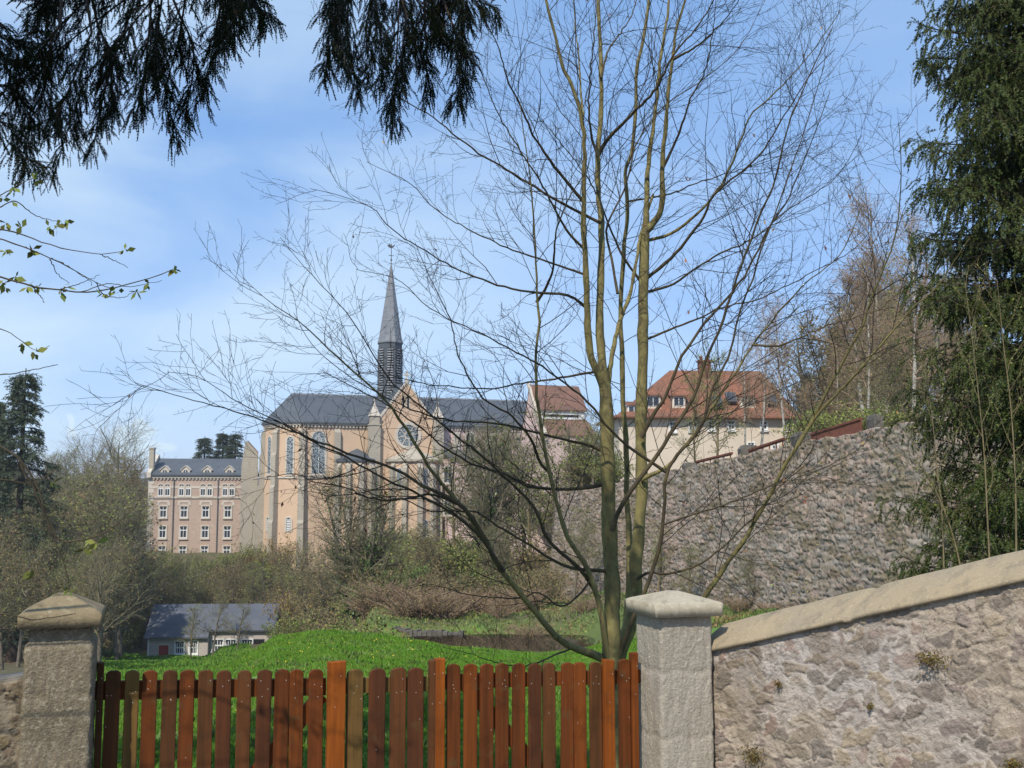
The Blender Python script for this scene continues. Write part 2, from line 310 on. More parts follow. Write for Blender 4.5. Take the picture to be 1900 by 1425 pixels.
M['needle_far'] = mat('far_conifer_needles', (0.050, 0.066, 0.036), rand=0.4)
M['sprucebark'] = mat('spruce_bark', (0.07, 0.05, 0.035), noise=[(9, 5, (0.04, 0.03, 0.022), 0.4, 0.7)])
M['fartwig'] = mat('far_twigs', (0.20, 0.175, 0.105), rand=0.3)
M['fartwig_red'] = mat('far_birch_twigs', (0.29, 0.205, 0.135), rand=0.3)
M['farbark'] = mat('far_bark', (0.16, 0.135, 0.10), noise=[(3, 4, (0.10, 0.085, 0.066), 0.4, 0.7)])
M['birchbark'] = mat('birch_bark', (0.40, 0.375, 0.33), noise=[((2, 2, 6), 5, (0.07, 0.06, 0.055), 0.55, 0.64)])
M['olive'] = mat('olive_buds', (0.175, 0.205, 0.048), rand=0.45)
M['brownleaf'] = mat('brown_leaf_litter', (0.19, 0.145, 0.062), rand=0.45)
M['ivy'] = mat('ivy_leaf', (0.065, 0.10, 0.024), rand=0.5, rough=0.45)
M['greenleaf'] = mat('green_shrub_leaf', (0.105, 0.15, 0.04), rand=0.45)
M['yellowleaf'] = mat('yellow_shrub_leaf', (0.23, 0.155, 0.035), rand=0.45)
M['redleaf'] = mat('red_shrub_leaf', (0.22, 0.05, 0.03), rand=0.4)
M['blade'] = mat('grass_blade', (0.100, 0.215, 0.022), rand=0.28, rough=0.75, spec=0.1, noise=[(0.45, 4, (0.145, 0.235, 0.034), 0.42, 0.7), (1.6, 3, (0.072, 0.165, 0.018), 0.48, 0.68), (0.2, 3, (0.125, 0.225, 0.03), 0.5, 0.7)])
M['dandelion'] = mat('dandelion', (0.70, 0.55, 0.06), rand=0.2)
M['moss'] = mat('dry_moss', (0.13, 0.095, 0.022), rand=0.5)
M['straw'] = mat('pale_sapling_bark', (0.19, 0.15, 0.075), noise=[(9, 3, (0.12, 0.095, 0.05), 0.4, 0.7)])
def ground_extra(N, L, vec, cur, b): return cur
M['ground'] = mat('ground', (0.1, 0.1, 0.1), attr='Col', noise=None, bump=(2.5, 0.8, 0.08))
M['water'] = mat('pond_water', (0.016, 0.014, 0.010), rough=0.03, spec=0.5, bump=(1.5, 0.06, 0.02))

# ------------------------------------------------------------------ terrain: one sheet
DC = np.array([0, 4, 7, 10, 15, 20, 25, 30, 35, 40, 45, 50, 55, 60, 65, 70, 85, 100, 130, 150, 165, 175, 205, 250, 350, 600, 1500, 5000], float)
_cot = [-1.6, -2.2, -2.45, -2.7, -3.15, -3.7, -4.35, -5.05, -5.9, -6.75, -7.55, -8.3, -9.05, -9.75, -10.5, -11.2, -13.2, -15.2, -19.2, -20.0, -14.5, -9.6, -9.2, -6, 0, 10, 26, 80]
def crest(z30, z20, z25, z35, tail): return [-1.6, -2.2, -2.45, -2.65, -2.95, z20, z25, z30, z35] + tail
_hill = [-6.0, -7.3, -8.6, -9.6, -10.5, -11.3, -12.0, -14.0, -15.0, -18.0, -18.2, -13.0, -9.5, -9.2, -6, 0, 10, 26, 80]
_pond = [-5.9, -6.9, -7.7, -8.4, -8.4, -7.5, -7.2, -8.2, -8.8, -9.4, -9.5, -9.2, -9.2, -9.2, -6, 1, 12, 28, 80]
_bank = [-5.4, -6.1, -6.6, -6.8, -6.8, -6.5, -6.3, -7.0, -7.5, -9.0, -9.3, -9.2, -9.2, -9.2, -6, 2, 14, 30, 80]
_right = [-4.6, -5.0, -5.4, -5.8, -6.1, -6.3, -6.4, -6.0, -5.5, -3.0, 0, 2, 4, 5, 8, 16, 30, 60, 120]
ROWS = [(-1200, _cot), (380, _cot), (430, crest(-4.55, -3.5, -4.05, -5.4, _hill)), (475, crest(-4.15, -3.35, -3.75, -5.2, _hill)), (530, crest(-3.80, -3.15, -3.45, -4.8, _hill)), (620, crest(-3.65, -3.05, -3.35, -4.55, _hill)),
        (700, crest(-3.74, -3.05, -3.4, -4.6, _pond)), (780, crest(-3.90, -3.1, -3.5, -4.7, _pond)), (850, crest(-4.05, -3.15, -3.6, -4.8, _pond)), (1000, crest(-4.22, -3.2, -3.7, -4.9, _pond)),
        (1060, crest(-4.25, -3.25, -3.75, -4.8, _pond)), (1130, crest(-4.2, -3.3, -3.8, -4.6, _bank)), (1250, crest(-3.9, -3.2, -3.6, -4.2, _bank)), (1420, crest(-3.7, -3.1, -3.4, -4.0, _right)), (3200, crest(-3.5, -3.0, -3.3, -3.8, _right))]
RB = np.array([r[0] for r in ROWS], float); RZ = np.array([r[1] for r in ROWS], float)
# foot of the big rubble wall: x as a function of y, and the height of its top
WY = np.array([5, 20, 30, 42, 50, 55, 68.5, 81.7, 95, 130, 200, 420, 6000], float)
WX = np.array([31, 26, 22.2, 17.9, 15.85, 14.55, 11.1, 7.75, 4.3, 5.3, 13.5, 70, 1800], float)
WT = np.array([3.8, 3.9, 3.6, 3.35, 3.0, 2.72, 1.95, 1.05, 0.7, 1.0, -2, -4, 0], float)
def wall_x(y): return np.interp(y, WY, WX)
def wall_top(y): return np.interp(y, WY, WT)
def ground(x, y):
    x = np.asarray(x, float); y = np.asarray(y, float)
    r = np.hypot(x, y); b = np.arctan2(x, y); bc = np.clip(b, -0.95, 0.85)
    px = 950 + F * np.tan(bc); d = np.maximum(r * np.cos(np.clip(np.abs(b), 0, 0.8)), 0.0); d = np.where(np.abs(b) > 1.4, np.minimum(d, 3.0 + 0.1 * d), d)
    i = np.clip(np.searchsorted(RB, px) - 1, 0, len(RB) - 2); t = np.clip((px - RB[i]) / (RB[i + 1] - RB[i]), 0, 1); t = t * t * (3 - 2 * t)
    j = np.clip(np.searchsorted(DC, d) - 1, 0, len(DC) - 2); q = np.clip((d - DC[j]) / (DC[j + 1] - DC[j]), 0, 1)
    z = (RZ[i, j] * (1 - q) + RZ[i, j + 1] * q) * (1 - t) + (RZ[i + 1, j] * (1 - q) + RZ[i + 1, j + 1] * q) * t
    z = z + (fbm(x * 0.25, y * 0.25, 3, 3) - 0.44) * np.clip((d - 12) / 60, 0.06, 1.0) * np.where(d < 40, 0.8, 1.5)
    s = x - wall_x(y); top = wall_top(y) - 0.6 + np.clip(s, 0, 60) * 0.10
    k = np.clip((s - 0.9) / 1.6, 0, 1) * np.clip((y - 18) / 6, 0, 1) * np.clip((330 - y) / 60, 0, 1)
    return z * (1 - k) + np.maximum(z, top) * k
def g1(x, y): return float(ground(np.array([x]), np.array([y]))[0])
def build_ground():
    rings = np.concatenate([np.arange(1, 12, 0.5), np.arange(12, 70, 0.8), np.arange(70, 230, 2.2), np.geomspace(232, 5000, 36)])
    ang = np.concatenate([np.linspace(-math.pi, -0.62, 40)[:-1], np.linspace(-0.62, 0.62, 420), np.linspace(0.62, math.pi, 40)[1:-1]])
    RR, AA = np.meshgrid(rings, ang, indexing='ij')
    X = RR * np.sin(AA); Y = RR * np.cos(AA); Z = ground(X, Y)
    nr, na = X.shape
    V = np.stack([X, Y, Z], -1).reshape(-1, 3)
    i = np.arange(nr - 1)[:, None] * na; j = np.arange(na)[None, :]; j2 = (j + 1) % na
    Q = np.stack([i + j, i + na + j, i + na + j2, i + j2], -1).reshape(-1, 4)[:, ::-1]
    c = len(V); V = np.vstack([V, [[0, 0, -1.6]]]); T = np.stack([np.full(na, c), np.arange(na), (np.arange(na) + 1) % na], -1)[:, ::-1]
    x, y, z = V[:, 0], V[:, 1], V[:, 2]
    px = 950 + F * np.tan(np.clip(np.arctan2(x, y), -1.2, 1.2)); d = y
    n = fbm(x * 0.6, y * 0.6, 4, 11); n2 = fbm(x * 0.09, y * 0.09, 4, 21); n3 = fbm(x * 2.1, y * 2.1, 3, 31)
    earth = np.array([0.13, 0.10, 0.062]); grass = np.array([0.11, 0.195, 0.026]); olive = np.array([0.095, 0.088, 0.038]); litter = np.array([0.13, 0.098, 0.062])
    col = earth + (olive - earth) * np.clip((n2 - 0.32) * 4, 0, 1)[:, None]
    col = col + (litter - col) * np.clip((n - 0.5) * 5, 0, 0.8)[:, None]
    gm = np.zeros(len(V))
    gm = np.maximum(gm, np.clip((44 - d + (n - 0.45) * 10) / 3, 0, 1) * (d > 6.3))
    gm = np.maximum(gm, np.clip((139 - d) / 5, 0, 1) * np.clip((470 - px) / 30, 0, 1) * np.clip((px - 150 - (d - 60) * 0.3 + (n2 - 0.45) * 160) / 20, 0, 1))
    gp = np.clip((n2 - 0.43) * 12, 0, 1) * np.clip((px - 640) / 40, 0, 1) * np.clip((1500 - px) / 40, 0, 1) * (d > 44) * (d < 100)
    gm = np.maximum(gm, gp * 0.45)
    gm = np.maximum(gm, np.clip((px - 1230) / 60, 0, 1) * (d > 36) * (d < 70) * np.clip((n - 0.36) * 8, 0, 1) * np.clip((wall_x(d) - x - 1.5) / 2, 0, 1))
    gm = np.maximum(gm, np.clip(1 - np.abs(d - 64) / 2.5, 0, 1) * np.clip((px - 600) / 40, 0, 1) * np.clip((930 - px) / 40, 0, 1))
    col = col + (grass * (0.75 + 0.6 * n3[:, None]) - col) * np.clip(gm, 0, 1)[:, None]
    path = (d < 6.0)
    col = np.where(path[:, None], np.array([0.10, 0.09, 0.078]) * (0.8 + 0.4 * n3[:, None]), col)
    far = np.clip((d - 240) / 120, 0, 1)[:, None]
    col = col + (np.array([0.085, 0.08, 0.055]) - col) * far
    o = mesh_np('ground', V, [Q, T], M['ground'], smooth=True, attr={'Col': col}); o['kind'] = 'structure'
build_ground()
def build_pond():
    n = 64; cx, cy = 0.2, 56.2
    V = [(cx, cy, -7.72)]; V += [(cx + 9.5 * math.cos(a) * (1 + 0.08 * math.sin(3 * a)), cy + 6.2 * math.sin(a), -7.72) for a in np.linspace(0, 2 * math.pi, n, endpoint=False)]
    T = np.array([(0, 1 + i, 1 + (i + 1) % n) for i in range(n)])
    o = mesh_np('pond_water', np.array(V), [T], M['water']); o['kind'] = 'structure'
build_pond()

# ------------------------------------------------------------------ vegetation generators (vectorised)
def frames(T):
    ref = np.where(np.abs(T[..., 2:3]) > 0.9, np.array([1.0, 0, 0]), np.array([0, 0, 1.0]))
    e1 = nrm(np.cross(T, ref)); e2 = np.cross(T, e1); return e1, e2
def tubes(P, Rr, s):
    N_, K = P.shape[:2]
    T = nrm(np.gradient(P, axis=1)); Tm = nrm(P[:, -1] - P[:, 0] + 1e-6)
    ref = np.where(np.abs(Tm[:, 2:3]) > 0.9, np.array([1.0, 0, 0]), np.array([0, 0, 1.0]))[:, None, :]
    e1 = nrm(np.cross(T, np.broadcast_to(ref, T.shape))); e2 = np.cross(T, e1)
    a = np.linspace(0, 2 * math.pi, s, endpoint=False)
    V = P[:, :, None, :] + Rr[:, :, None, None] * (e1[:, :, None, :] * np.cos(a)[None, None, :, None] + e2[:, :, None, :] * np.sin(a)[None, None, :, None])
    n = np.arange(N_)[:, None, None] * K * s; k = np.arange(K - 1)[None, :, None] * s; q = np.arange(s)[None, None, :]; q2 = (q + 1) % s
    Q = np.stack([n + k + q, n + k + q2, n + k + s + q2, n + k + s + q], -1).reshape(-1, 4)
    return V.reshape(-1, 3), Q
def resample(pts, K):
    """Catmull-Rom through pts (m,d), K points evenly by arc length"""
    p = np.asarray(pts, float)
    if len(p) > 2:
        q = np.vstack([2 * p[0] - p[1], p, 2 * p[-1] - p[-2]]); o = []
        for i in range(1, len(q) - 2):
            t = np.linspace(0, 1, 8, endpoint=False)[:, None]; a, b, c, d = q[i - 1], q[i], q[i + 1], q[i + 2]
            o.append(0.5 * ((2 * b) + (-a + c) * t + (2 * a - 5 * b + 4 * c - d) * t ** 2 + (-a + 3 * b - 3 * c + d) * t ** 3))
        p = np.vstack(o + [p[-1:]])
    L = np.concatenate([[0], np.cumsum(np.linalg.norm(np.diff(p, axis=0), axis=1))]); u = np.linspace(0, L[-1], K)
    return np.stack([np.interp(u, L, p[:, k]) for k in range(p.shape[1])], -1)
def spawn(P, Rr, cnt, t0, t1, L, ang, K, rs, up=0.0, jit=0.15, rf=0.6, plen=0.5, taper=0.35, az=None, droop=0.0, out=None):
    """children along parents; cnt int or per-parent array; L length (scalar or per child)"""
    N_, Kp = P.shape[:2]; c = np.full(N_, cnt) if np.isscalar(cnt) else np.asarray(cnt, int)
    idx = np.repeat(np.arange(N_), c); M_ = len(idx)
    off = np.arange(M_) - np.repeat(np.cumsum(c) - c, c)
    t = t0 + (t1 - t0) * (off + rs.random(M_)) / np.maximum(c[idx], 1)
    x = t * (Kp - 1); i = np.clip(x.astype(int), 0, Kp - 2); f = (x - i)[:, None]
    pos = P[idx, i] * (1 - f) + P[idx, i + 1] * f; T = nrm(P[idx, i + 1] - P[idx, i]); r = (Rr[idx, i] * (1 - f[:, 0]) + Rr[idx, i + 1] * f[:, 0]) * rf
    e1, e2 = frames(T); a = rs.uniform(0, 2 * math.pi, M_) if az is None else (az + math.pi * (off % 2) + rs.normal(0, 0.35, M_))
    A = R(ang) * rs.uniform(0.75, 1.25, M_)
    d = T * np.cos(A)[:, None] + (e1 * np.cos(a)[:, None] + e2 * np.sin(a)[:, None]) * np.sin(A)[:, None]
    ln = np.broadcast_to(L, (M_,)) * (1 - plen * t) * rs.uniform(0.6, 1.35, M_)
    C_ = np.zeros((M_, K, 3)); C_[:, 0] = pos; st = (ln / (K - 1))[:, None]
    for k in range(1, K):
        d = d + rs.normal(0, jit, (M_, 3)); d[:, 2] += up - droop * k / K
        if out is not None: d[:, :2] += out * nrm(C_[:, k - 1, :2] + 1e-6)
        d = nrm(d); C_[:, k] = C_[:, k - 1] + d * st
    R2 = r[:, None] * np.linspace(1, taper, K)[None, :]
    return C_, R2, t
class Batch:
    """joins many numpy shapes into one mesh"""
    def __init__(s): s.V = []; s.F = {}; s.n = 0
    def add(s, V, F_, m=0):
        s.V.append(V); s.F.setdefault((F_.shape[1], m), []).append(F_ + s.n); s.n += len(V)
    def tubes(s, P, Rr, sides, m=0): s.add(*tubes(P, Rr, sides), m)
    def leaves(s, C_, size, rs, m=0, aspect=0.6, dirs=None, droop=0.0):
        """small folded leaf quads at C_ (n,3); size scalar or (n,)"""
        n = len(C_); d = nrm(rs.normal(0, 1, (n, 3))) if dirs is None else nrm(dirs + rs.normal(0, 0.45, (n, 3))); d[:, 2] -= droop; d = nrm(d)
        e1, e2 = frames(d); a = rs.uniform(0, 2 * math.pi, n)[:, None]; w = e1 * np.cos(a) + e2 * np.sin(a); sz = np.broadcast_to(size, (n,))[:, None] * rs.uniform(0.6, 1.4, (n, 1))
        V = np.stack([C_, C_ + d * sz * 0.5 + w * sz * aspect * 0.5, C_ + d * sz, C_ + d * sz * 0.5 - w * sz * aspect * 0.5], 1).reshape(-1, 3)
        s.add(V, np.arange(4 * n).reshape(n, 4), m)
    def build(s, name, mats, parent=None, smooth=False):
        ks = list(s.F); return mesh_np(name, np.vstack(s.V), [np.vstack(s.F[k]) for k in ks], mats, parent, midx=[k[1] for k in ks], smooth=smooth)
def pts_on(P, n, rs, t0=0.1, t1=1.0):
    N_, K = P.shape[:2]; i = rs.integers(0, N_, n); x = rs.uniform(t0, t1, n) * (K - 1) * 0.9999; k = np.minimum(x.astype(int), K - 2); f = (x - k)[:, None]
    return P[i, k] * (1 - f) + P[i, k + 1] * f, nrm(P[i, k + 1] - P[i, k])

# ------------------------------------------------------------------ stonework
def stones(U, W, su, sz, seed, squash=1.0, mort=0.06):
    """irregular coursed stones on a (U,W) grid: returns edge distance, stone id hash"""
    j0 = np.floor(W / sz)
    F1 = np.full(U.shape, 9.0); F2 = np.full(U.shape, 9.0); I1 = np.zeros(U.shape); 
    for dj in (-1, 0, 1):
        j = j0 + dj; sh = hash2(j, 3.0, seed) * su
        i0 = np.floor((U + sh) / su)
        for di in (-2, -1, 0, 1, 2):
            i = i0 + di
            cx = (i + 0.1 + 0.8 * hash2(i, j, seed + 1)) * su - sh; cz = (j + 0.15 + 0.7 * hash2(i, j, seed + 2)) * sz
            wgt = 0.75 + 0.6 * hash2(i, j, seed + 5)
            dd = np.hypot((U - cx) / su * 1.0, (W - cz) / sz * squash) * wgt
            h = hash2(i, j, seed + 9)
            closer = dd < F1
            F2 = np.where(closer, F1, np.minimum(F2, dd)); I1 = np.where(closer, h, I1); F1 = np.where(closer, dd, F1)
    return F2 - F1, I1
def grid_faces(nu, nw):
    i = np.arange(nu - 1)[:, None] * nw; j = np.arange(nw - 1)[None, :]
    return np.stack([i + j, i + nw + j, i + nw + j + 1, i + j + 1], -1).reshape(-1, 4)
def build_rubble_wall():
    ys = np.array([22.0, 30, 42, 50, 55, 68.5, 81.7, 95, 130])
    xs = wall_x(ys); L = np.concatenate([[0], np.cumsum(np.hypot(np.diff(xs), np.diff(ys)))])
    u = np.arange(0, L[-1], 0.065); nw = 190
    yy = np.interp(u, L, ys); xx = np.interp(u, L, xs)
    tx = np.gradient(xx, u); ty = np.gradient(yy, u)
    # smooth the normal over the bends
    ker = np.ones(80) / 80
    tx = np.convolve(np.pad(tx, 40, mode='edge'), ker, 'same')[40:-40]; ty = np.convolve(np.pad(ty, 40, mode='edge'), ker, 'same')[40:-40]
    nx, ny = -ty, tx; ln = np.hypot(nx, ny); nx, ny = nx / ln, ny / ln
    top = wall_top(yy) + (vnoise(u * 1.3, u * 0, 5) - 0.5) * 0.28 - 0.06
    bot = np.full(len(u), -9.2)
    w = np.linspace(0, 1, nw)
    U = np.repeat(u[:, None], nw, 1); Wz = bot[:, None] + (top - bot)[:, None] * w[None, :]
    wu = U + (fbm(U * 2.2, Wz * 2.2, 3, 8) - 0.44) * 0.4; wz = Wz + (fbm(U * 1.6, Wz * 1.6, 3, 18) - 0.44) * 0.26
    e, idh = stones(wu, wz, 0.74, 0.21, 40); e2, id2 = stones(wu, wz, 0.42, 0.135, 60)
    small = vnoise(U * 0.5, Wz * 0.5, 77) > 0.55
    e = np.where(small, e2, e); idh = np.where(small, id2, idh)
    n1 = fbm(U * 0.35, Wz * 0.35, 4, 90); n2 = fbm(U * 3, Wz * 3, 3, 95)
    h = np.clip(e / 0.14, 0, 1) ** 0.5 * (0.055 + 0.085 * hash2(idh * 97, idh * 13, 4)) + n1 * 0.30 + n2 * 0.07 + (hash2(np.floor(U / 0.13), np.floor(Wz / 0.12), 5) - 0.5) * 0.03
    batter = (1 - w)[None, :] * 0.9
    X = xx[:, None] + nx[:, None] * (h + batter); Y = yy[:, None] + ny[:, None] * (h + batter)
    V = np.stack([X, Y, Wz], -1)
    pal = np.array([[0.275, 0.245, 0.215], [0.30, 0.25, 0.215], [0.25, 0.235, 0.215], [0.345, 0.31, 0.275], [0.26, 0.225, 0.18], [0.21, 0.195, 0.175], [0.32, 0.26, 0.23]])
    k = np.floor(hash2(idh * 31, idh * 57, 2) * len(pal)).astype(int) % len(pal)
    c = pal[k] * (0.8 + 0.4 * hash2(idh * 11, idh * 5, 7))[..., None] * np.array([1.00, 0.94, 0.87])
    pinkish = np.clip((fbm(U * 0.12, Wz * 0.2, 3, 33) - 0.42) * 6, 0, 1)[..., None]
    c = c * (1 + pinkish * np.array([0.07, 0.01, -0.02]))
    c = np.where((e < 0.06)[..., None], c * 0.30 + np.array([0.014, 0.011, 0.007]), c)
    mossm = np.clip((fbm(U * 1.3, Wz * 2.2, 4, 55) - 0.53) * 9, 0, 0.6)[..., None]
    c = c + (np.array([0.145, 0.115, 0.06]) - c) * mossm
    V = V.reshape(-1, 3); nv = len(V); c = c.reshape(-1, 3); nu = len(u)
    Q = grid_faces(nu, nw)
    # the wall's broad top and back
    bt = np.stack([xx - nx * 2.6, yy - ny * 2.6, top], -1); bb = np.stack([xx - nx * 2.6, yy - ny * 2.6, bot], -1)
    V = np.vstack([V, bt, bb]); c = np.vstack([c, np.tile([[0.2, 0.17, 0.14]], (2 * nu, 1))])
    i = np.arange(nu - 1)
    Q2 = np.stack([i * nw + nw - 1, (i + 1) * nw + nw - 1, nv + i + 1, nv + i], -1); Q3 = np.stack([nv + i, nv + i + 1, nv + nu + i + 1, nv + nu + i], -1)
    root = thing('rubble_wall', 'tall grey and pink rubble retaining wall of rough stones below the red roofed house', 'retaining wall', (xx[0], yy[0], -9.2))
    mesh_np('masonry', V, [Q, Q2, Q3], M['rubble'], root, smooth=False, attr={'Col': c})
    rw = np.random.default_rng(14); sel = rw.integers(0, nu * nw, 5200); sel = sel[fbm(U.reshape(-1)[sel] * 0.5, Wz.reshape(-1)[sel] * 0.7, 3, 71) > 0.47]; pw = V[sel]
    bw = Batch(); dw = np.tile([[-0.8, -0.3, 0.3]], (len(pw), 1)); bw.leaves(pw, 0.16, rw, 0, 0.4, dirs=dw); bw.leaves(pw[::3] + rw.normal(0, 0.08, pw[::3].shape), 0.14, rw, 1, 0.5, dirs=dw[::3]); ow = bw.build('wall_weeds', [M['brownleaf'], M['olive']], root); ow['kind'] = 'stuff'
    # stepped piers and red boards along the top
    def along(px):
        f = np.interp(np.linspace(30, 95, 1500), ys, xs); yl = np.linspace(30, 95, 1500); p = 950 + F * f / yl
        return float(np.interp(-px, -p[:], yl)) if p[0] > p[-1] else float(np.interp(px, p, yl))
    for (pa, za, pb, zb, th, nm) in ((1505, 804, 1598, 775, 26, 'red'), (1390, 834, 1455, 812, 6, 'red'), (1292, 855, 1358, 839, 5, 'red')):
        ya, yb = along(pa), along(pb); A = np.array(at(pa, za, ya)); B = np.array(at(pb, zb, yb)); hh = th * ya / F
        m = MB()
        nX = np.array([nx[np.argmin(abs(yy - ya))], ny[np.argmin(abs(yy - ya))], 0]) * 0.06
        for (lo, hi, kk) in ((-hh, -0.10, 0.5), (-0.10, 0.0, 1.4)):
            P = [A + [0, 0, lo] - nX * kk, B + [0, 0, lo] - nX * kk, B + [0, 0, lo] + nX * kk, A + [0, 0, lo] + nX * kk, A + [0, 0, hi] - nX * kk, B + [0, 0, hi] - nX * kk, B + [0, 0, hi] + nX * kk, A + [0, 0, hi] + nX * kk]
            m.add(P, [(0, 3, 2, 1), (4, 5, 6, 7), (0, 1, 5, 4), (1, 2, 6, 5), (2, 3, 7, 6), (3, 0, 4, 7)])
        if th < 10:
            for t in np.linspace(0.04, 0.96, 6):
                c0 = A + (B - A) * t; m.box(c0[0] - .03, c0[0] + .03, c0[1] - .03, c0[1] + .03, c0[2] - 1.3, c0[2] - 0.05)
        r_ = m.build('railing', M['rust'], root, world_space=True)
    for (pa, pb, zt) in ((1255, 1290, 859), (1358, 1394, 827), (1455, 1508, 803), (1598, 1618, 771)):
        ya = along((pa + pb) / 2); A = np.array(at((pa + pb) / 2, zt, ya)); wd = (pb - pa) / 2 * ya / F * 0.9
        m = MB(); x, y, z = A; x += 0.35
        m.prism([(-wd * 0.8, -1.6), (wd * 1.1, -1.6), (wd, -0.12), (wd * 0.7, 0.0), (-wd * 0.6, 0.03), (-wd, -0.2)], 'y', -0.55, 0.5)
        V = np.array(m.v); V += [x, y, z]; m.v = [tuple(v) for v in V]
        m.build('pier', M['edging'], root, world_space=True)
build_rubble_wall()

# ---- gate line, pillars, near wall
PL = np.array([at(113, 1250, 5.78)[0], 5.78]); PR = np.array([at(1251, 1250, 6.87)[0], 6.87])
GA = math.atan2(PR[1] - PL[1], PR[0] - PL[0])
GE = np.array([math.cos(GA), math.sin(GA)]); GN = np.array([-math.sin(GA), math.cos(GA)])
class GF(Frame):
    def __init__(s, o): s.o = np.array(o, float); s.a = GA; s.e = GE; s.n = GN
gate = GF(PL + GN * 0.10)
def build_pillar(c, label, wid, ytop_cap, y_slab_t, y_slab_b, capw, mw, mc, seed, depth):
    root = thing('gate_pillar', label, 'gate pillar', (c[0], c[1], -2.5), GA, 'pillars on either side of the gate')
    f = GF(c); h = wid / 2
    zt = at(950, y_slab_b, depth - h)[2]; zs = at(950, y_slab_t, depth - capw / 2)[2]; za = at(950, ytop_cap, depth)[2]
    # shaft: finely subdivided roughcast block with worn edges and faint block joints
    n = 46; nz = 110; rs = np.random.default_rng(seed)
    per = []
    for k, (sx, sy, ex, ey) in enumerate([(-h, -h, h, -h), (h, -h, h, h), (h, h, -h, h), (-h, h, -h, -h)]):
        t = np.linspace(0, 1, n, endpoint=False); per.append(np.stack([sx + (ex - sx) * t, sy + (ey - sy) * t], -1))
    P = np.concatenate(per); rr = 0.022
    # round the corners
    q = np.sign(P) * np.minimum(np.abs(P), h - rr); dlt = P - q; ln = np.linalg.norm(dlt, axis=1, keepdims=True); P = q + dlt / np.maximum(ln, 1e-6) * np.minimum(ln, rr)
    nrmv = nrm(P - q * 0.86)
    zz = np.linspace(-2.6, zt, nz); np_ = len(P)
    Pz = np.repeat(P[:, None, :], nz, 1); Z = np.repeat(zz[None, :], np_, 0); a = np.arange(np_)[:, None] / n
    d = (fbm(a * 9 + seed, Z * 9, 4, seed) - 0.47) * 0.014 + (vnoise(a * 60 + seed, Z * 60, seed + 3) - 0.5) * 0.006
    for zj in (zt - 0.33, zt - 0.72, zt - 1.15, zt - 1.6):
        w = 0.010 * (1 + vnoise(a * 5, Z * 0, seed)); d = d - 0.008 * np.exp(-((Z - zj - 0.01 * np.sin(a * 9 + seed)) / w) ** 2) * (vnoise(a * 4, Z * 0 + zj, seed + 8) > 0.3)
    if seed == 3: d = d - 0.024 * np.clip((Z - (zt - 0.095)) / 0.02, 0, 1)
    X = Pz[..., 0] + nrmv[:, None, 0] * d; Y = Pz[..., 1] + nrmv[:, None, 1] * d
    V = np.stack([X, Y, Z], -1).reshape(-1, 3); i = np.arange(np_)[:, None] * nz; i2 = ((np.arange(np_) + 1) % np_)[:, None] * nz; j = np.arange(nz - 1)[None, :]
    Q = np.stack([i + j, i2 + j, i2 + j + 1, i + j + 1], -1).reshape(-1, 4)
    cap_ = len(V); V = np.vstack([V, [[0, 0, zt]]]); T = np.stack([np.arange(np_) * nz + nz - 1, ((np.arange(np_) + 1) % np_) * nz + nz - 1, np.full(np_, cap_)], -1)
    mesh_np('shaft', V, [Q, T], mw, root, smooth=True, world_space=False)
    # cap: slab with a low pyramid, slightly chipped
    hc = capw / 2; ns = 40; g = np.linspace(-1, 1, ns); GX, GY = np.meshgrid(g, g, indexing='ij')
    mxy = np.maximum(np.abs(GX), np.abs(GY))
    Zt = zs + (za - zs) * np.clip((1 - mxy) / 0.86, 0, 1) ** 0.92 + (fbm(GX * 5 + seed, GY * 5, 4, seed + 1) - 0.47) * 0.006
    ch = 1 - 0.03 * np.clip(fbm(GX * 4, GY * 4, 3, seed + 2) - 0.45, 0, 1) * (mxy > 0.9)
    Vt = np.stack([GX * hc * ch, GY * hc * ch, Zt], -1).reshape(-1, 3); Qt = grid_faces(ns, ns)
    border = [(i_, 0) for i_ in range(ns)] + [(ns - 1, j_) for j_ in range(1, ns)] + [(i_, ns - 1) for i_ in range(ns - 2, -1, -1)] + [(0, j_) for j_ in range(ns - 2, 0, -1)]
    bi = np.array([a_ * ns + b_ for a_, b_ in border]); rim = Vt[bi].copy(); rim[:, 2] = zt + (vnoise(np.arange(len(bi)) * 0.4, np.zeros(len(bi)), seed + 5) - 0.5) * 0.006; rim[:, :2] *= 0.985
    inn = rim.copy(); inn[:, :2] *= h / hc * 0.9; inn[:, 2] = zt
    nb = len(bi); b0 = len(Vt); Vt = np.vstack([Vt, rim, inn]); k = np.arange(nb); k2 = (k + 1) % nb
    Qs = np.stack([bi[k], b0 + k, b0 + k2, bi[k2]], -1); Qu = np.stack([b0 + k, b0 + nb + k, b0 + nb + k2, b0 + k2], -1)
    o = mesh_np('cap', Vt, [Qt, Qs, Qu], mc, root, smooth=False, world_space=False)
    return root, zt
_, ztl = build_pillar(PL, 'weathered brown concrete gate pillar with lichened cap at left end of the gate', 0.335, 1100, 1141, 1165, 0.40, M['pillar_old'], M['cap_old'], 3, 5.78)
_, ztr = build_pillar(PR, 'pale grey concrete gate pillar with pyramid cap beside the stone wall', 0.355, 1096, 1121, 1144, 0.455, M['pillar'], M['cap'], 5, 6.87)

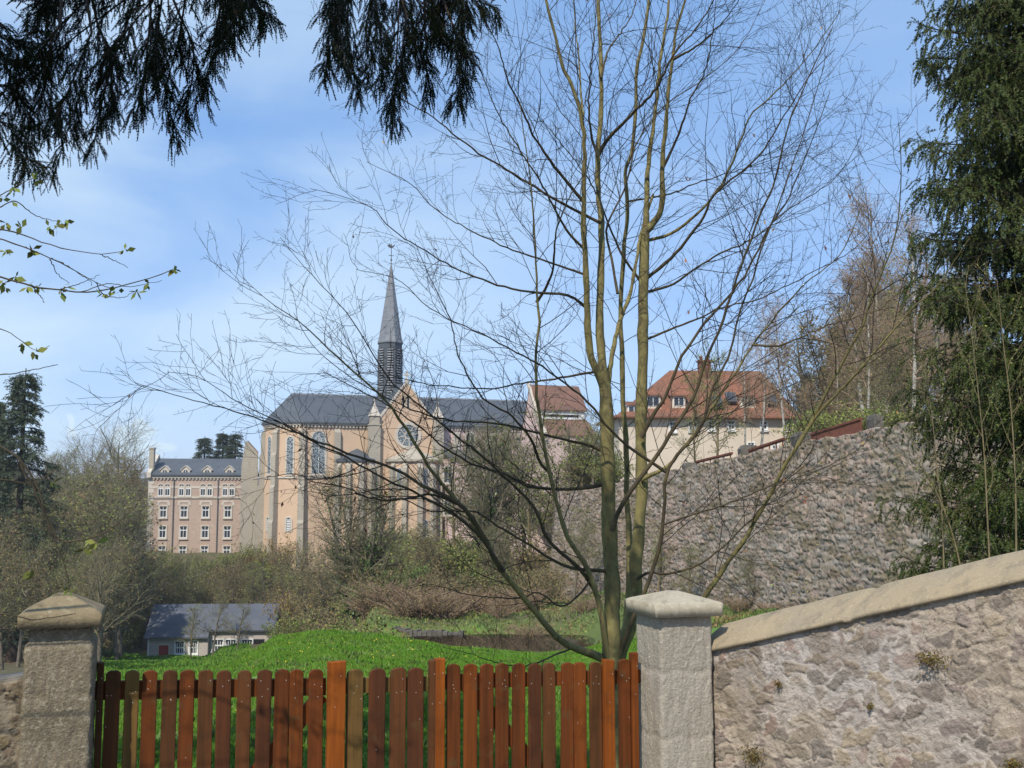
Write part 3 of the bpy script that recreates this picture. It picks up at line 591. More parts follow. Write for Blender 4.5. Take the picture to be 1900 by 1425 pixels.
def build_stone_wall(A, B, topz, name_label, seed, mortar_more, coping, tint=(1, 1, 1)):
    """A,B plan points of the front face; topz(u) height of the masonry top"""
    A = np.array(A); B = np.array(B); Lw = float(np.hypot(*(B - A))); e = (B - A) / Lw; nf = np.array([e[1], -e[0]])
    if nf.dot(-A) < 0: nf = -nf
    root = thing('stone_wall', name_label, 'stone wall', (A[0], A[1], -2.6))
    step = 0.0065
    u = np.arange(0, Lw + step, step); nw = 290; w = np.linspace(0, 1, nw); top = topz(u); U = np.repeat(u[:, None], nw, 1); bot = -2.45
    Z = bot + (top - bot)[:, None] * w[None, :]
    wu = U + (fbm(U * 7, Z * 7, 5, seed) - 0.47) * 0.24; wz = Z + (fbm(U * 7, Z * 7, 5, seed + 7) - 0.47) * 0.20
    # lines of stones rise along with the wall
    wz = wz - np.interp(u, u, top)[:, None] * 0.55
    e1, id1 = stones(wu, wz, 0.135, 0.082, seed + 20, 1.0); 
    n1 = fbm(U * 2.2, Z * 2.2, 4, seed + 30); n2 = fbm(U * 22, Z * 22, 4, seed + 31); n3 = fbm(U * 9, Z * 9, 3, seed + 32)
    prom = hash2(id1 * 71, id1 * 19, 3)
    thr = 0.07 + mortar_more * np.clip(0.75 - prom, 0, 1) + 0.16 * np.clip(n1 - 0.42, 0, 1) + (n3 - 0.45) * 0.18
    st = np.clip((e1 - thr) / 0.07, 0, 1); st = st * st * (3 - 2 * st)
    rdg = 1 - np.abs(fbm(U * 11 + n3 * 1.2, Z * 19, 4, seed + 42) - 0.47) * 5
    hgt = st * (0.003 + 0.013 * prom ** 2) + (n2 - 0.47) * 0.026 * (0.5 + 0.5 * st) + (n1 - 0.47) * 0.03 + (n3 - 0.45) * 0.014 + (fbm(U * 60, Z * 60, 2, seed + 41) - 0.37) * 0.018 + np.clip(rdg, 0, 1) * 0.008
    ridge = np.abs(fbm(wu * 7, wz * 13, 3, seed + 50) - 0.44); crack = np.clip(1 - ridge / 0.018, 0, 1)
    hgt = hgt - crack * 0.014 * (n1 > 0.42)
    fade = np.clip((U - 0.0) / 0.05, 0, 1); hgt = hgt * fade * 0.58
    X = A[0] + e[0] * U + nf[0] * hgt; Y = A[1] + e[1] * U + nf[1] * hgt
    V = np.stack([X, Y, Z], -1)
    mort = np.array([0.43, 0.405, 0.375]); pal = np.array([[0.28, 0.235, 0.185], [0.30, 0.225, 0.185], [0.33, 0.285, 0.22], [0.235, 0.205, 0.17], [0.36, 0.305, 0.22], [0.26, 0.22, 0.195], [0.29, 0.25, 0.195], [0.20, 0.18, 0.155], [0.27, 0.235, 0.19]])
    k = np.floor(hash2(id1 * 31, id1 * 57, 2) * len(pal)).astype(int) % len(pal); sc_ = pal[k] * (0.8 + 0.4 * n3 / 0.47 * 0.5)[..., None]
    c = mort[None, None] * (0.72 + 0.6 * n2)[..., None]
    warm = np.clip((fbm(U * 1.1, Z * 1.4, 3, seed + 60) - 0.40) * 5, 0, 1)[..., None]
    c = c * (1 - warm * np.array([0.03, 0.10, 0.22]))
    c = c + (sc_ - c) * (st * np.clip(0.38 + 0.7 * prom, 0, 0.92))[..., None]
    grime = np.clip((fbm(U * 2.6, Z * 2.6, 4, seed + 70) - 0.53) * 7, 0, 0.4)[..., None]; c = c + (np.array([0.17, 0.135, 0.09]) - c) * grime
    c = c * (1 - 0.45 * crack * (n1 > 0.42))[..., None] * np.array(tint)
    nu = len(u); nv = nu * nw; V = V.reshape(-1, 3); c = c.reshape(-1, 3); T = 0.36
    bt = np.stack([A[0] + e[0] * u - nf[0] * T, A[1] + e[1] * u - nf[1] * T, top], -1); bb = bt.copy(); bb[:, 2] = bot
    V = np.vstack([V, bt, bb]); c = np.vstack([c, np.tile([[0.25, 0.23, 0.2]], (2 * nu, 1))]); i = np.arange(nu - 1)
    Q2 = np.stack([i * nw + nw - 1, (i + 1) * nw + nw - 1, nv + i + 1, nv + i], -1); Q3 = np.stack([nv + i, nv + i + 1, nv + nu + i + 1, nv + nu + i], -1)
    mesh_np('masonry', V, [grid_faces(nu, nw), Q2, Q3], M['nearstone'], root, smooth=False, attr={'Col': c})
    return root, e, nf, Lw, top, u
# right wall climbs towards the viewer's right
WA = PR + GE * 0.155 + GN * 0.02
WB = np.array([at(1900, 1083, 5.25)[0], 5.25]); dW = WB - WA; WB2 = WA + dW * 1.9
zA = at(1345, 1220, WA[1])[2]; zB = at(1900, 1084, 5.25)[2]; LwB = float(np.hypot(*dW))
root_w, ew, nw_, Lw_, topw, uw = build_stone_wall(WA, WB2, lambda u: zA + (zB - zA) * (u / LwB) + 0.03, 'mortared rubble stone wall with sloping pale coping rising from the right gate pillar', 11, 0.55, True, (1.08, 1.02, 0.98))
def build_coping():
    """sloping concrete coping: a skewed slab whose weathered top tilts towards the viewer"""
    n = 150; u = np.linspace(0.04, Lw_, n); zb = zA + (zB - zA) * (u / LwB) + 0.012
    prof = [(0.032, 0.0), (0.036, 0.014), (0.032, 0.021), (-0.02, 0.074), (-0.12, 0.142), (-0.19, 0.180), (-0.205, 0.182), (-0.30, 0.12), (-0.40, 0.045), (-0.41, 0.0)]
    V = []
    for k in range(n):
        for (a, b) in prof:
            jj = (float(fbm(np.array(u[k] * 6.0), np.array(a * 20.0 + b * 9), 3, 4)) - 0.44) * 0.010
            skew = 0.30 * (a - 0.045) * -0.55      # the end is cut on the slant
            p = WA + ew * (u[k] + skew * (1 if k < 6 else 1)) + nw_ * (a + (jj if b > 0.001 else 0))
            V.append((p[0], p[1], zb[k] + b + (jj if b > 0.001 else 0) + (-0.010 if k in (41, 42, 89, 90) else 0)))
    V = np.array(V); m_ = len(prof); Q = []
    i = np.arange(n - 1)[:, None] * m_; j = np.arange(m_)[None, :]; j2 = (j + 1) % m_
    Q = np.stack([i + j, i + j2, i + m_ + j2, i + m_ + j], -1).reshape(-1, 4)
    mb = np.array([list(range(m_))[::-1]]); me = np.array([list(range((n - 1) * m_, n * m_))])
    mesh_np('coping', V, [Q, mb, me], M['coping'], root_w, smooth=False)
build_coping()
# low wall left of the left pillar
LA = PL - GE * 0.15 - GN * 0.10; LB = LA - GE * 2.2
zl = at(20, 1268, 5.6)[2]
build_stone_wall(LA, LB, lambda u: zl - 0.03 * u + 0.03 * (vnoise(u * 7, u * 0, 4) - 0.5), 'low weathered brown wall running left from the lichened gate pillar', 71, 0.30, False, (0.62, 0.54, 0.40))

# ------------------------------------------------------------------ wooden gate
def picket_mesh(u, wpx, ztop, zbot, dep, thick, round_top, rs, nails):
    m = MB(); w = wpx / 2; tilt = rs.normal(0, 0.0035)
    if round_top:
        n = 9; r = w * 0.95; hh = w * 0.62
        top = [(w * math.cos(a), ztop - hh + hh * math.sin(a) + rs.normal(0, 0.0012)) for a in np.linspace(0, math.pi, n)]
    else: top = [(w, ztop), (-w, ztop + rs.normal(0, 0.003))]
    prof = [(-w, zbot), (w, zbot)] + top
    prof = [(u + x + tilt * (z - zbot), z) for x, z in prof]
    b = 0.0035
    inner = [(u + (x - u) * (1 - b / w), z - (b if z > zbot + 0.1 else 0)) for x, z in prof]
    # front face chamfered
    n = len(prof)
    V = [(x, dep - thick, z) for x, z in inner] + [(x, dep - thick + b, z) for x, z in prof] + [(x, dep, z) for x, z in prof]
    Fs = [tuple(range(n))[::-1], tuple(range(2 * n, 3 * n))]
    for k in (0, n):
        Fs += [(k + i, k + (i + 1) % n, k + n + (i + 1) % n, k + n + i) for i in range(n)]
    m.add(V, Fs)
    for (nu, nz) in nails:
        c = [(u + nu + 0.0026 * math.cos(a), dep - thick - 0.0008, nz + 0.0026 * math.sin(a)) for a in np.linspace(0, 2 * math.pi, 7)[:-1]]
        m.poly(c, 1)
    return m
def gate_leaf(label, pickets, stiles, rails, brace, seed, name='picket_gate'):
    rs = np.random.default_rng(seed)
    us = [gate.u(p[0]) for p in pickets + stiles]; uc = (min(us) + max(us)) / 2
    base = gate.o + gate.e * uc
    root = thing(name, label, 'gate', (base[0], base[1], -2.45), GA, 'sections of the picket gate')
    zb = -2.36; W0 = rails[0]
    # rails behind the pickets
    for (ya, za_, yb, zb_, x0, x1, wi) in rails:
        u0, u1 = gate.u(x0), gate.u(x1); m = MB()
        zt0, zt1 = gate.z(x0, ya), gate.z(x1, za_); zl0, zl1 = gate.z(x0, yb), gate.z(x1, zb_)
        P = [(u0 - uc, 0.002, zl0), (u1 - uc, 0.002, zl1), (u1 - uc, 0.034, zl1), (u0 - uc, 0.034, zl0), (u0 - uc, 0.002, zt0), (u1 - uc, 0.002, zt1), (u1 - uc, 0.034, zt1), (u0 - uc, 0.034, zt0)]
        m.add(P, [(0, 3, 2, 1), (4, 5, 6, 7), (0, 1, 5, 4), (1, 2, 6, 5), (2, 3, 7, 6), (3, 0, 4, 7)])
        m.build('rail', WOODS[wi], root)
        m = MB(); m.box(u0 - uc, u1 - uc, 0.002, 0.034, -2.20, -2.10); m.build('rail', WOODS[wi], root)
    if brace:
        (xa, ya, xb, yb) = brace; ua, za = gate.hit(xa, ya); ub, zb2 = gate.hit(xb, yb); m = MB()
        d = np.array([ub - ua, zb2 - za]); L = np.hypot(*d); d /= L; pn = np.array([-d[1], d[0]]) * 0.042
        A = np.array([ua - uc, za]); B = np.array([ub - uc, zb2])
        m.prism([tuple(A + pn), tuple(A - pn), tuple(B - pn), tuple(B + pn)], 'y', 0.003, 0.030); m.build('brace', WOODS[1], root)
    for (px, wpx, yt, wi) in pickets:
        u, zt = gate.hit(px, yt); dist = gate.o[1] + gate.e[1] * u; w = wpx * dist / F / math.cos(GA) * 0.985
        nails = []
        for _ in range(rs.integers(1, 4)): nails.append((rs.uniform(-0.3, 0.36) * w, zt - rs.uniform(0.05, 0.17)))
        if rs.random() < 0.4: nails.append((rs.uniform(-0.3, 0.36) * w, zt - rs.uniform(0.25, 0.5)))
        picket_mesh(u - uc, w, zt, zb + rs.uniform(-0.03, 0.03), rs.uniform(-0.003, 0.0), 0.022, True, rs, nails).build('picket', [WOODS[wi], M['nail']], root)
    for (px, wpx, yt, wi, dp) in stiles:
        u, zt = gate.hit(px, yt, -0.03); dist = gate.o[1] + gate.e[1] * u; w = wpx * dist / F / math.cos(GA) * 0.985
        picket_mesh(u - uc, w, zt, zb, dp, 0.05, False, rs, [(0.2 * w, zt - 0.08), (-0.1 * w, zt - 0.25)]).build('stile', [WOODS[wi], M['nail']], root)
gate_leaf('long left leaf of the brown picket gate beside the lichened pillar', [(208, 25, 1243, 5), (245, 24, 1243, 4), (280, 25, 1243, 0), (315, 25, 1243, 5), (348, 25, 1242, 0), (385, 25, 1242, 5), (419, 25, 1243, 2), (453, 24, 1243, 5), (488, 25, 1242, 2), (522, 25, 1241, 0), (553, 24, 1241, 1), (588, 25, 1241, 0)],
          [(187, 11, 1231, 5, 0.03), (625, 31, 1227, 3, 0.0)], [(1264, 1259, 1299, 1290, 183, 612, 0)], (470, 1440, 598, 1290), 31)
gate_leaf('narrow middle section of the picket gate with four darker wide boards', [(659, 29, 1241, 4), (698, 29, 1240, 2), (738, 28, 1238, 5), (772, 28, 1238, 2)],
          [(803, 11, 1224, 5, 0.004), (817, 17, 1222, 3, 0.0)], [(1259, 1256, 1287, 1282, 642, 796, 4)], None, 32)  # first stile is the post's shaded left face, put in as browner wood
gate_leaf('right leaf of the red brown picket gate ending at the pale pillar', [(842, 24, 1231, 0), (872, 24, 1231, 1), (901, 24, 1231, 0), (930, 23, 1230, 0), (960, 23, 1230, 0), (990, 23, 1230, 2), (1018, 23, 1229, 5), (1048, 23, 1229, 0), (1075, 23, 1228, 1), (1103, 22, 1228, 5), (1157, 21, 1222, 0)],
          [(1130, 19, 1225, 3, 0.0), (1178, 12, 1211, 1, 0.01)], [(1252, 1243, 1279, 1268, 829, 1184, 1)], (858, 1262, 1010, 1440), 33)

# ------------------------------------------------------------------ church
def arch(w, z0, h, n=10, round_=True):
    """outline of a round-headed opening, centred on 0, anticlockwise from bottom left"""
    r = w / 2; zs = z0 + h - r
    if not round_: return [(-r, z0), (r, z0), (r, z0 + h), (-r, z0 + h)]
    return [(-r, z0), (r, z0)] + [(r * math.cos(a), zs + r * math.sin(a)) for a in np.linspace(0, math.pi, n)]
def window(f, base, root, u, z0, w, h, trim=0.3, glass='stained', surround='trim', bars=None, sill=True, rnd=True, v=0.0, name='window', proud=0.10, frame=None, slats=0):
    """a window: stone surround (the part) with pane, sill and glazing bars as sub-parts; f: facade frame, base: frame of the thing"""
    xf = f.xf_to(base)
    sh = lambda P: [(x + u, z) for x, z in P]
    m = MB()
    o = sh(arch(w + 2 * trim, z0 - (trim * 0.4), h + trim * 1.4, 12, rnd)); i = sh(arch(w, z0, h, 12, rnd))
    m.ring(o, i, 'y', v - proud, v + 0.02)
    p = m.build(name, M[surround], root, xf=xf)
    m = MB(); m.prism(i, 'y', v - 0.02, v + 0.03); m.build('pane', M[glass], p, xf=xf)
    if sill:
        m = MB(); m.box(u - w / 2 - trim * 1.15, u + w / 2 + trim * 1.15, v - proud - 0.12, v + 0.02, z0 - trim * 0.4 - 0.22, z0 - trim * 0.4 - 0.004); m.build('sill', M[surround], p, xf=xf)
    if bars or frame:
        m = MB(); t = 0.07
        for bx in (bars or ()): m.box(u + bx * w - t / 2, u + bx * w + t / 2, v - 0.055, v - 0.022, z0, z0 + h * (0.96 if abs(bx) < 0.1 else 0.86))
        if frame:
            zf = z0 + h * frame; m.box(u - w / 2, u + w / 2, v - 0.058, v - 0.022, zf - t, zf + t)
            m.box(u - w / 2, u - w / 2 + 0.09, v - 0.055, v - 0.022, z0, z0 + h * 0.8); m.box(u + w / 2 - 0.09, u + w / 2, v - 0.055, v - 0.022, z0, z0 + h * 0.8); m.box(u - w / 2 + 0.09, u + w / 2 - 0.09, v - 0.055, v - 0.022, z0, z0 + 0.10)
        m.build('glazing_bars', M['white'], p, xf=xf)
    if slats:
        m = MB()
        for k in range(slats): zz = z0 + h * (k + 0.5) / slats * 0.9; m.box(u - w / 2 + 0.04, u + w / 2 - 0.04, v - 0.06, v - 0.022, zz - h / slats * 0.28, zz + h / slats * 0.28)
        m.build('shutter', M['white'], p, xf=xf)
    return p
def buttress(f, base, root, u, w, steps, zb, ztop, mat_='dressed', v=0.0):
    """steps: list of (z, projection) from the top down; weathered slopes between the stages"""
    xf = f.xf_to(base); m = MB(); prof = [(v + 0.05, ztop)]
    cur = None
    for (z, pr) in steps:
        if cur is None: prof.append((v - pr, z))
        else: prof += [(v - cur, z + 0.45), (v - pr, z)]
        cur = pr
    prof += [(v - cur, zb), (v + 0.05, zb)]
    m.prism(prof, 'x', u - w / 2, u + w / 2); return m.build('buttress', M[mat_], root, xf=xf)
def dentils(m, u0, u1, z, v, step=0.55, proj=0.28, h=0.34):
    m.box(u0, u1, v - proj - 0.08, v + 0.02, z, z + 0.24)
    for x in np.arange(u0 + 0.1, u1 - step * 0.5, step): m.box(x, x + step * 0.5, v - proj, v + 0.02, z - h, z - 0.002)
def build_church():
    C = Frame(560, 168, 20)
    a = 4.5; ang36 = R(36)
    V = [(0.0, 0.0)]
    for k in range(4):
        t = R(180 - 36 * (k + 1)); V.append((V[-1][0] + a * math.cos(t), V[-1][1] + a * math.sin(t)))
    Wd = V[-1][1]; mid = Wd / 2
    zb = -14.0; ze = C.z(600, 783); zr = C.z(620, 733, mid)
    uT0, uT1 = C.u(693, -1.6), C.u(811, -1.6); uE = C.u(1008)
    root = C.thing('church', 'peach and pink church with slate roof, buttresses and tall grey spire', 'church', zb)
    # walls: apse and choir (peach)
    m = MB(); m.prism([(uT0 + 0.5, 0), (uT0 + 0.5, Wd)] + V[::-1], 'z', zb, ze - 0.3); m.build('choir_wall', M['peach'], root)
    # roof over choir, crossing and nave in one slate sheet with hipped end
    ov = 0.55; ctr = np.array([-1.45, mid])
    ring_ = [np.array(v) for v in V]
    def out(p): d = p - np.array([0.6, mid]); return p + d / np.linalg.norm(d) * ov
    m = MB(); th = 0.0
    P = [out(p) for p in ring_]; P[0] = np.array([P[0][0], -ov]); P[-1] = np.array([P[-1][0], Wd + ov]); zee = ze - 0.05
    ap = (-0.9, mid, zr)
    for k in range(4): m.poly([(P[k][0], P[k][1], zee), (P[k + 1][0], P[k + 1][1], zee), ap])
    m.poly([(P[0][0], -ov, zee), ap, (uE, mid, zr), (uE, -ov, zee)]); m.poly([(P[4][0], Wd + ov, zee), (uE, Wd + ov, zee), (uE, mid, zr), ap])
    for k in range(4): m.poly([(P[k][0], P[k][1], zee), (P[k][0], P[k][1], zee - 0.22), (P[k + 1][0], P[k + 1][1], zee - 0.22), (P[k + 1][0], P[k + 1][1], zee)])
    m.poly([(P[0][0], -ov, zee), (uE, -ov, zee), (uE, -ov, zee - 0.22), (P[0][0], -ov, zee - 0.22)])
    rf = m.build('roof', M['slate'], root, fix=False)
    m = MB(); m.prism([(mid - 0.16, zr - 0.10), (mid + 0.16, zr - 0.10), (mid, zr + 0.14)], 'x', -0.9, uT0 + 2); m.prism([(mid - 0.16, zr - 0.10), (mid + 0.16, zr - 0.10), (mid, zr + 0.14)], 'x', uT1 - 1, uE); m.build('ridge', M['spire'], rf)
    # cornice with corbel table
    m = MB(); dentils(m, 0.0, uT0 + 0.2, ze - 0.5, 0.0); m.build('cornice', M['trim'], root)
    fac = []
    for k in range(2):
        f = C.sub(V[k + 1][0], V[k + 1][1], -36 * (k + 1)); fac.append(f)
        m = MB(); dentils(m, 0.0, a, ze - 0.5, 0.0); m.build('cornice', M['trim'], root, xf=f.xf_to(C))
        m = MB(); zs = C.z(600, 886); m.box(0.0, a, -0.14, 0.02, zs - 0.14, zs + 0.14); m.build('string_course', M['trim'], root, xf=f.xf_to(C))
    zs = C.z(600, 886); m = MB(); m.box(0.05, uT0, -0.14, 0.02, zs - 0.14, zs + 0.14); m.build('string_course', M['trim'], root)
    # buttresses of choir and apse
    st = [(ze - 1.6, 0.55), (C.z(600, 845), 0.75), (C.z(600, 905), 0.95), (C.z(600, 970), 1.15)]
    for px in (624,): buttress(C, C, root, C.u(px), 0.95, st, zb, ze - 0.9)
    for k, (vx, vy) in enumerate(V[:4]):
        f = C.sub(vx, vy, -18 - 36 * k); buttress(f, C, root, 0.0, 0.95, st, zb, ze - 0.9, v=0.10)
    # windows
    zw0, zw1 = C.z(590, 879), C.z(590, 801)
    window(C, C, root, C.u(590), zw0, 1.95, zw1 - zw0, trim=0.32, sill=True, bars=(0.0,))
    for f, px in ((fac[0], 537), (fac[1], 499)):
        z0, z1 = f.z(px, 879), f.z(px, 811); window(f, C, root, f.u(px), z0, 1.05, z1 - z0, trim=0.26)
        z0, z1 = f.z(px, 985), f.z(px, 961); window(f, C, root, f.u(px), z0, 0.75, z1 - z0, trim=0.3, glass='dark', slats=7, sill=False)
    # transept with gable, rose window, lancets, corner buttresses and pinnacles
    zg = C.z(752, 711, -1.6); zeT = C.z(700, 792, -1.6); mx_ = (uT0 + uT1) / 2; vF, vB = -1.6, Wd + 1.6
    m = MB(); m.prism([(uT0, zb), (uT1, zb), (uT1, zeT), (mx_, zg), (uT0, zeT)], 'y', vF, vB); tw = m.build('transept', M['peach'], root)
    sl = (zg - zeT) / (uT1 - mx_)
    m = MB()
    for sgn, ue in ((-1, uT0), (1, uT1)):
        m.prism([(mx_, zg + 0.05), (mx_, zg + 0.33), (ue + sgn * 0.45, zeT - 0.45 * sl + 0.33), (ue + sgn * 0.45, zeT - 0.45 * sl + 0.05)], 'y', vF + 0.45, vB - 0.45)
    m.build('transept_roof', M['slate'], tw)
    m = MB()
    for sgn, ue in ((-1, uT0), (1, uT1)):
        m.prism([(mx_, zg + 0.02), (mx_, zg + 0.5), (ue + sgn * 0.3, zeT - 0.3 * sl + 0.5), (ue + sgn * 0.3, zeT - 0.3 * sl + 0.02)], 'y', vF - 0.12, vF + 0.44)
    cp = m.build('gable_coping', M['trim'], tw)
    m = MB(); m.box(mx_ - 0.12, mx_ + 0.12, vF, vF + 0.22, zg + 0.3, zg + 2.0); m.box(mx_ - 0.5, mx_ + 0.5, vF + 0.02, vF + 0.2, zg + 1.2, zg + 1.42); m.box(mx_ - 0.3, mx_ + 0.3, vF - 0.1, vF + 0.32, zg + 0.3, zg + 0.6); m.build('gable_cross', M['trim'], tw)
    ru, rz = C.hit(757, 808, vF); rr = 20.5 * 168 / F
    n = 28; cir = lambda r: [(ru + r * math.cos(t), rz + r * math.sin(t)) for t in np.linspace(0, 2 * math.pi, n, endpoint=False)]
    m = MB(); m.ring(cir(rr + 0.45), cir(rr), 'y', vF - 0.16, vF + 0.02); rw = m.build('rose_window', M['trim'], tw)
    m = MB(); m.prism(cir(rr), 'y', vF - 0.03, vF + 0.02); m.build('pane', M['stained'], rw)
    m = MB()
    for k in range(8):
        t = k * math.pi / 4 + 0.2; d = np.array([math.cos(t), math.sin(t)]); pn = np.array([-d[1], d[0]]) * 0.06; c = np.array([ru, rz])
        m.prism([tuple(c + d * 0.45 + pn), tuple(c + d * 0.45 - pn), tuple(c + d * rr - pn), tuple(c + d * rr + pn)], 'y', vF - 0.09, vF - 0.032)
    m.ring(cir(0.58), cir(0.44), 'y', vF - 0.10, vF - 0.032); m.build('tracery', M['trim'], rw)
    for px in (748.5, 757):
        u, z0 = C.hit(px, 757, vF); z1 = C.z(px, 735, vF); window(C, C, tw, u, z0, 0.32, z1 - z0, trim=0.12, glass='dark', sill=False, v=vF, proud=0.05, name='lancet')
    for ue in (uT0, uT1):
        for q in (-1, 1):
            pass
        m = MB(); m.box(ue - 0.85, ue + 0.85, vF - 0.75, vF + 0.9, zb, zeT + 0.2); m.box(ue - 0.7, ue + 0.7, vF - 0.6, vF + 0.75, zeT + 0.2, zeT + 1.7)
        m.prism([(ue - 0.95, zeT + 0.2), (ue + 0.95, zeT + 0.2), (ue + 0.95, zeT + 0.42), (ue - 0.95, zeT + 0.42)], 'y', vF - 0.85, vF + 1.0)
        tu = m.build('turret', M['dressed'], tw)
        m = MB(); zt = zeT + 1.7; b = [(ue - 0.85, vF - 0.75), (ue + 0.85, vF - 0.75), (ue + 0.85, vF + 0.9), (ue - 0.85, vF + 0.9)]
        for k in range(4): m.poly([(*b[k], zt), (*b[(k + 1) % 4], zt), (ue, vF + 0.08, zt + 2.1)])
        m.poly([(*p, zt) for p in b]); m.box(ue - 0.1, ue + 0.1, vF - 0.02, vF + 0.18, zt + 1.7, zt + 2.7); m.build('pinnacle', M['trim'], tu)
    # small apsidal chapels: left in the angle (slate), right before the transept (stone roof)
    def chapel(uc, v0, rad, ztop, zapex, roofm, wins, wm='peach'):
        pts = [(uc + rad * math.cos(t), v0 - rad * 0.9 * math.sin(t)) for t in np.linspace(math.pi, 0, 7)]
        m = MB(); m.prism(pts + [(uc + rad, v0 + 0.3), (uc - rad, v0 + 0.3)], 'z', zb, ztop); ch = m.build('chapel', M[wm], root)
        m = MB(); P2 = [(uc + (x - uc) * 1.09, v0 + (y - v0) * 1.09) for x, y in pts]
        for k in range(6): m.poly([(*P2[k], ztop), (*P2[k + 1], ztop), (uc, v0 - 0.02, zapex)]); m.poly([(*P2[k], ztop), (*P2[k + 1], ztop), (*P2[k + 1], ztop - 0.35), (*P2[k], ztop - 0.35)])
        m.poly([(*P2[k], ztop - 0.35) for k in range(7)]); m.build('chapel_roof', M[roofm], ch)
        for k in (1, 2, 3, 4, 5):
            x, y = pts[k]; nx, ny = (x - uc) / rad, (y - v0) / rad; m = MB(); m.box(-0.38, 0.38, -0.55, 0.1, zb, ztop - 1.3); m.prism([(-0.55, ztop - 1.3), (0.1, ztop - 1.3), (0.1, ztop - 0.4)], 'x', -0.38, 0.38)
            t = math.atan2(nx, -ny); c_, s_ = math.cos(t), math.sin(t); m.v = [(x + c_ * a_ - s_ * b_, y + s_ * a_ + c_ * b_, z_) for a_, b_, z_ in m.v]; m.build('buttress', M['dressed'], ch)
        for (k, z0, z1, w) in wins:
            pa, pb = np.array(pts[k]), np.array(pts[k + 1]); d = pb - pa; L = np.linalg.norm(d); f = C.sub(pa[0], pa[1], math.degrees(math.atan2(d[1], d[0]))); window(f, C, ch, L / 2, z0, w, z1 - z0, trim=0.18, proud=0.07)
    uc = C.u(664, -1); chapel(uc, 0.0, 3.4, C.z(650, 852, -3), C.z(664, 832, 0), 'slate', [])
    uc = C.u(768, -2); zt = C.z(768, 852, -5)
    chapel(uc, vF, 4.3, zt, C.z(768, 831, vF), 'dressed', [(3, C.z(770, 905, -5), C.z(770, 869, -5), 0.85), (3, C.z(770, 995, -5), C.z(770, 966, -5), 0.8), (1, C.z(770, 905, -5), C.z(770, 869, -5), 0.85)])
    # nave: pink clerestory, windows, pilasters, lower aisle
    zeN = ze - 0.3; m = MB(); m.box(uT1 - 0.4, uE - 0.3, 0.02, Wd, zb, zeN - 0.1); nv = m.build('nave_wall', M['pink'], root)
    m = MB(); dentils(m, uT1 + 0.6, uE, ze - 0.55, 0.02, step=0.5); m.build('cornice', M['trim'], nv)
    for px in (872, 938, 985):
        u = C.u(px); z0, z1 = C.z(px, 842), C.z(px, 803); window(C, C, nv, u, z0, 1.3, z1 - z0, trim=0.3, glass='glass', v=0.02, bars=(0.0,))
    for px in (845, 905, 962): m = MB(); u = C.u(px); m.box(u - 0.55, u + 0.55, -0.42, 0.05, zb, ze - 1.2); m.build('pilaster', M['trim'], nv)
    vA = -5.0; zA1 = C.z(900, 838, 0); zA0 = C.z(900, 852, vA)
    m = MB(); m.box(uT1 + 0.9, uE + 1, vA, 0.0, zb, zA0); ai = m.build('aisle', M['pink'], root)
    m = MB(); m.prism([(vA - 0.5, zA0), (vA - 0.5, zA0 + 0.25), (0.0, zA1 + 0.25), (0.0, zA1)], 'x', uT1 + 0.9, uE + 1.2); m.build('aisle_roof', M['slate'], ai)
    for px in (831, 872, 910, 950, 990):
        u = C.u(px, vA); z0, z1 = C.z(px, 895, vA), C.z(px, 866, vA); window(C, C, ai, u, z0, 1.25, z1 - z0, trim=0.3, glass='glass', v=vA, bars=(0.0,))
        z0, z1 = C.z(px, 955, vA), C.z(px, 925, vA); window(C, C, ai, u, z0, 1.1, z1 - z0, trim=0.28, glass='glass', v=vA, bars=(0.0,))
    m = MB(); zq = C.z(900, 908, vA); m.box(uT1 + 0.9, uE + 1, vA - 0.12, vA + 0.02, zq - 0.16, zq + 0.16); m.build('string_course', M['trim'], ai)
    # spire on the crossing
    us = C.u(721, mid); rS = 24.5 * 176 / F; octa = lambda r, z, o=0: [(us + r * math.cos(t + o), mid + r * math.sin(t + o), z) for t in np.linspace(0, 2 * math.pi, 8, endpoint=False) + R(22.5) - R(20) + 0.12]
    z0, z1, z2 = zr - 3, C.z(721, 636, mid), C.z(721, 489, mid)
    m = MB(); a0, a1 = octa(rS, z0), octa(rS * 0.985, z1)
    for k in range(8): m.poly([a0[k], a0[(k + 1) % 8], a1[(k + 1) % 8], a1[k]])
    sp = m.build('belfry', M['slate'], root)
    m = MB(); b0, b1, b2 = octa(rS * 1.06, z1), octa(rS * 0.93, z1 + 1.0), octa(0.1, z2)
    bb = octa(rS * 1.06, z1 - 0.18)
    for k in range(8):
        q = (k + 1) % 8; m.poly([b0[k], b0[q], b1[q], b1[k]]); m.poly([b1[k], b1[q], b2[q], b2[k]]); m.poly([bb[k], bb[q], b0[q], b0[k]])
    m.poly(bb); m.build('spire', M['spire'], root)
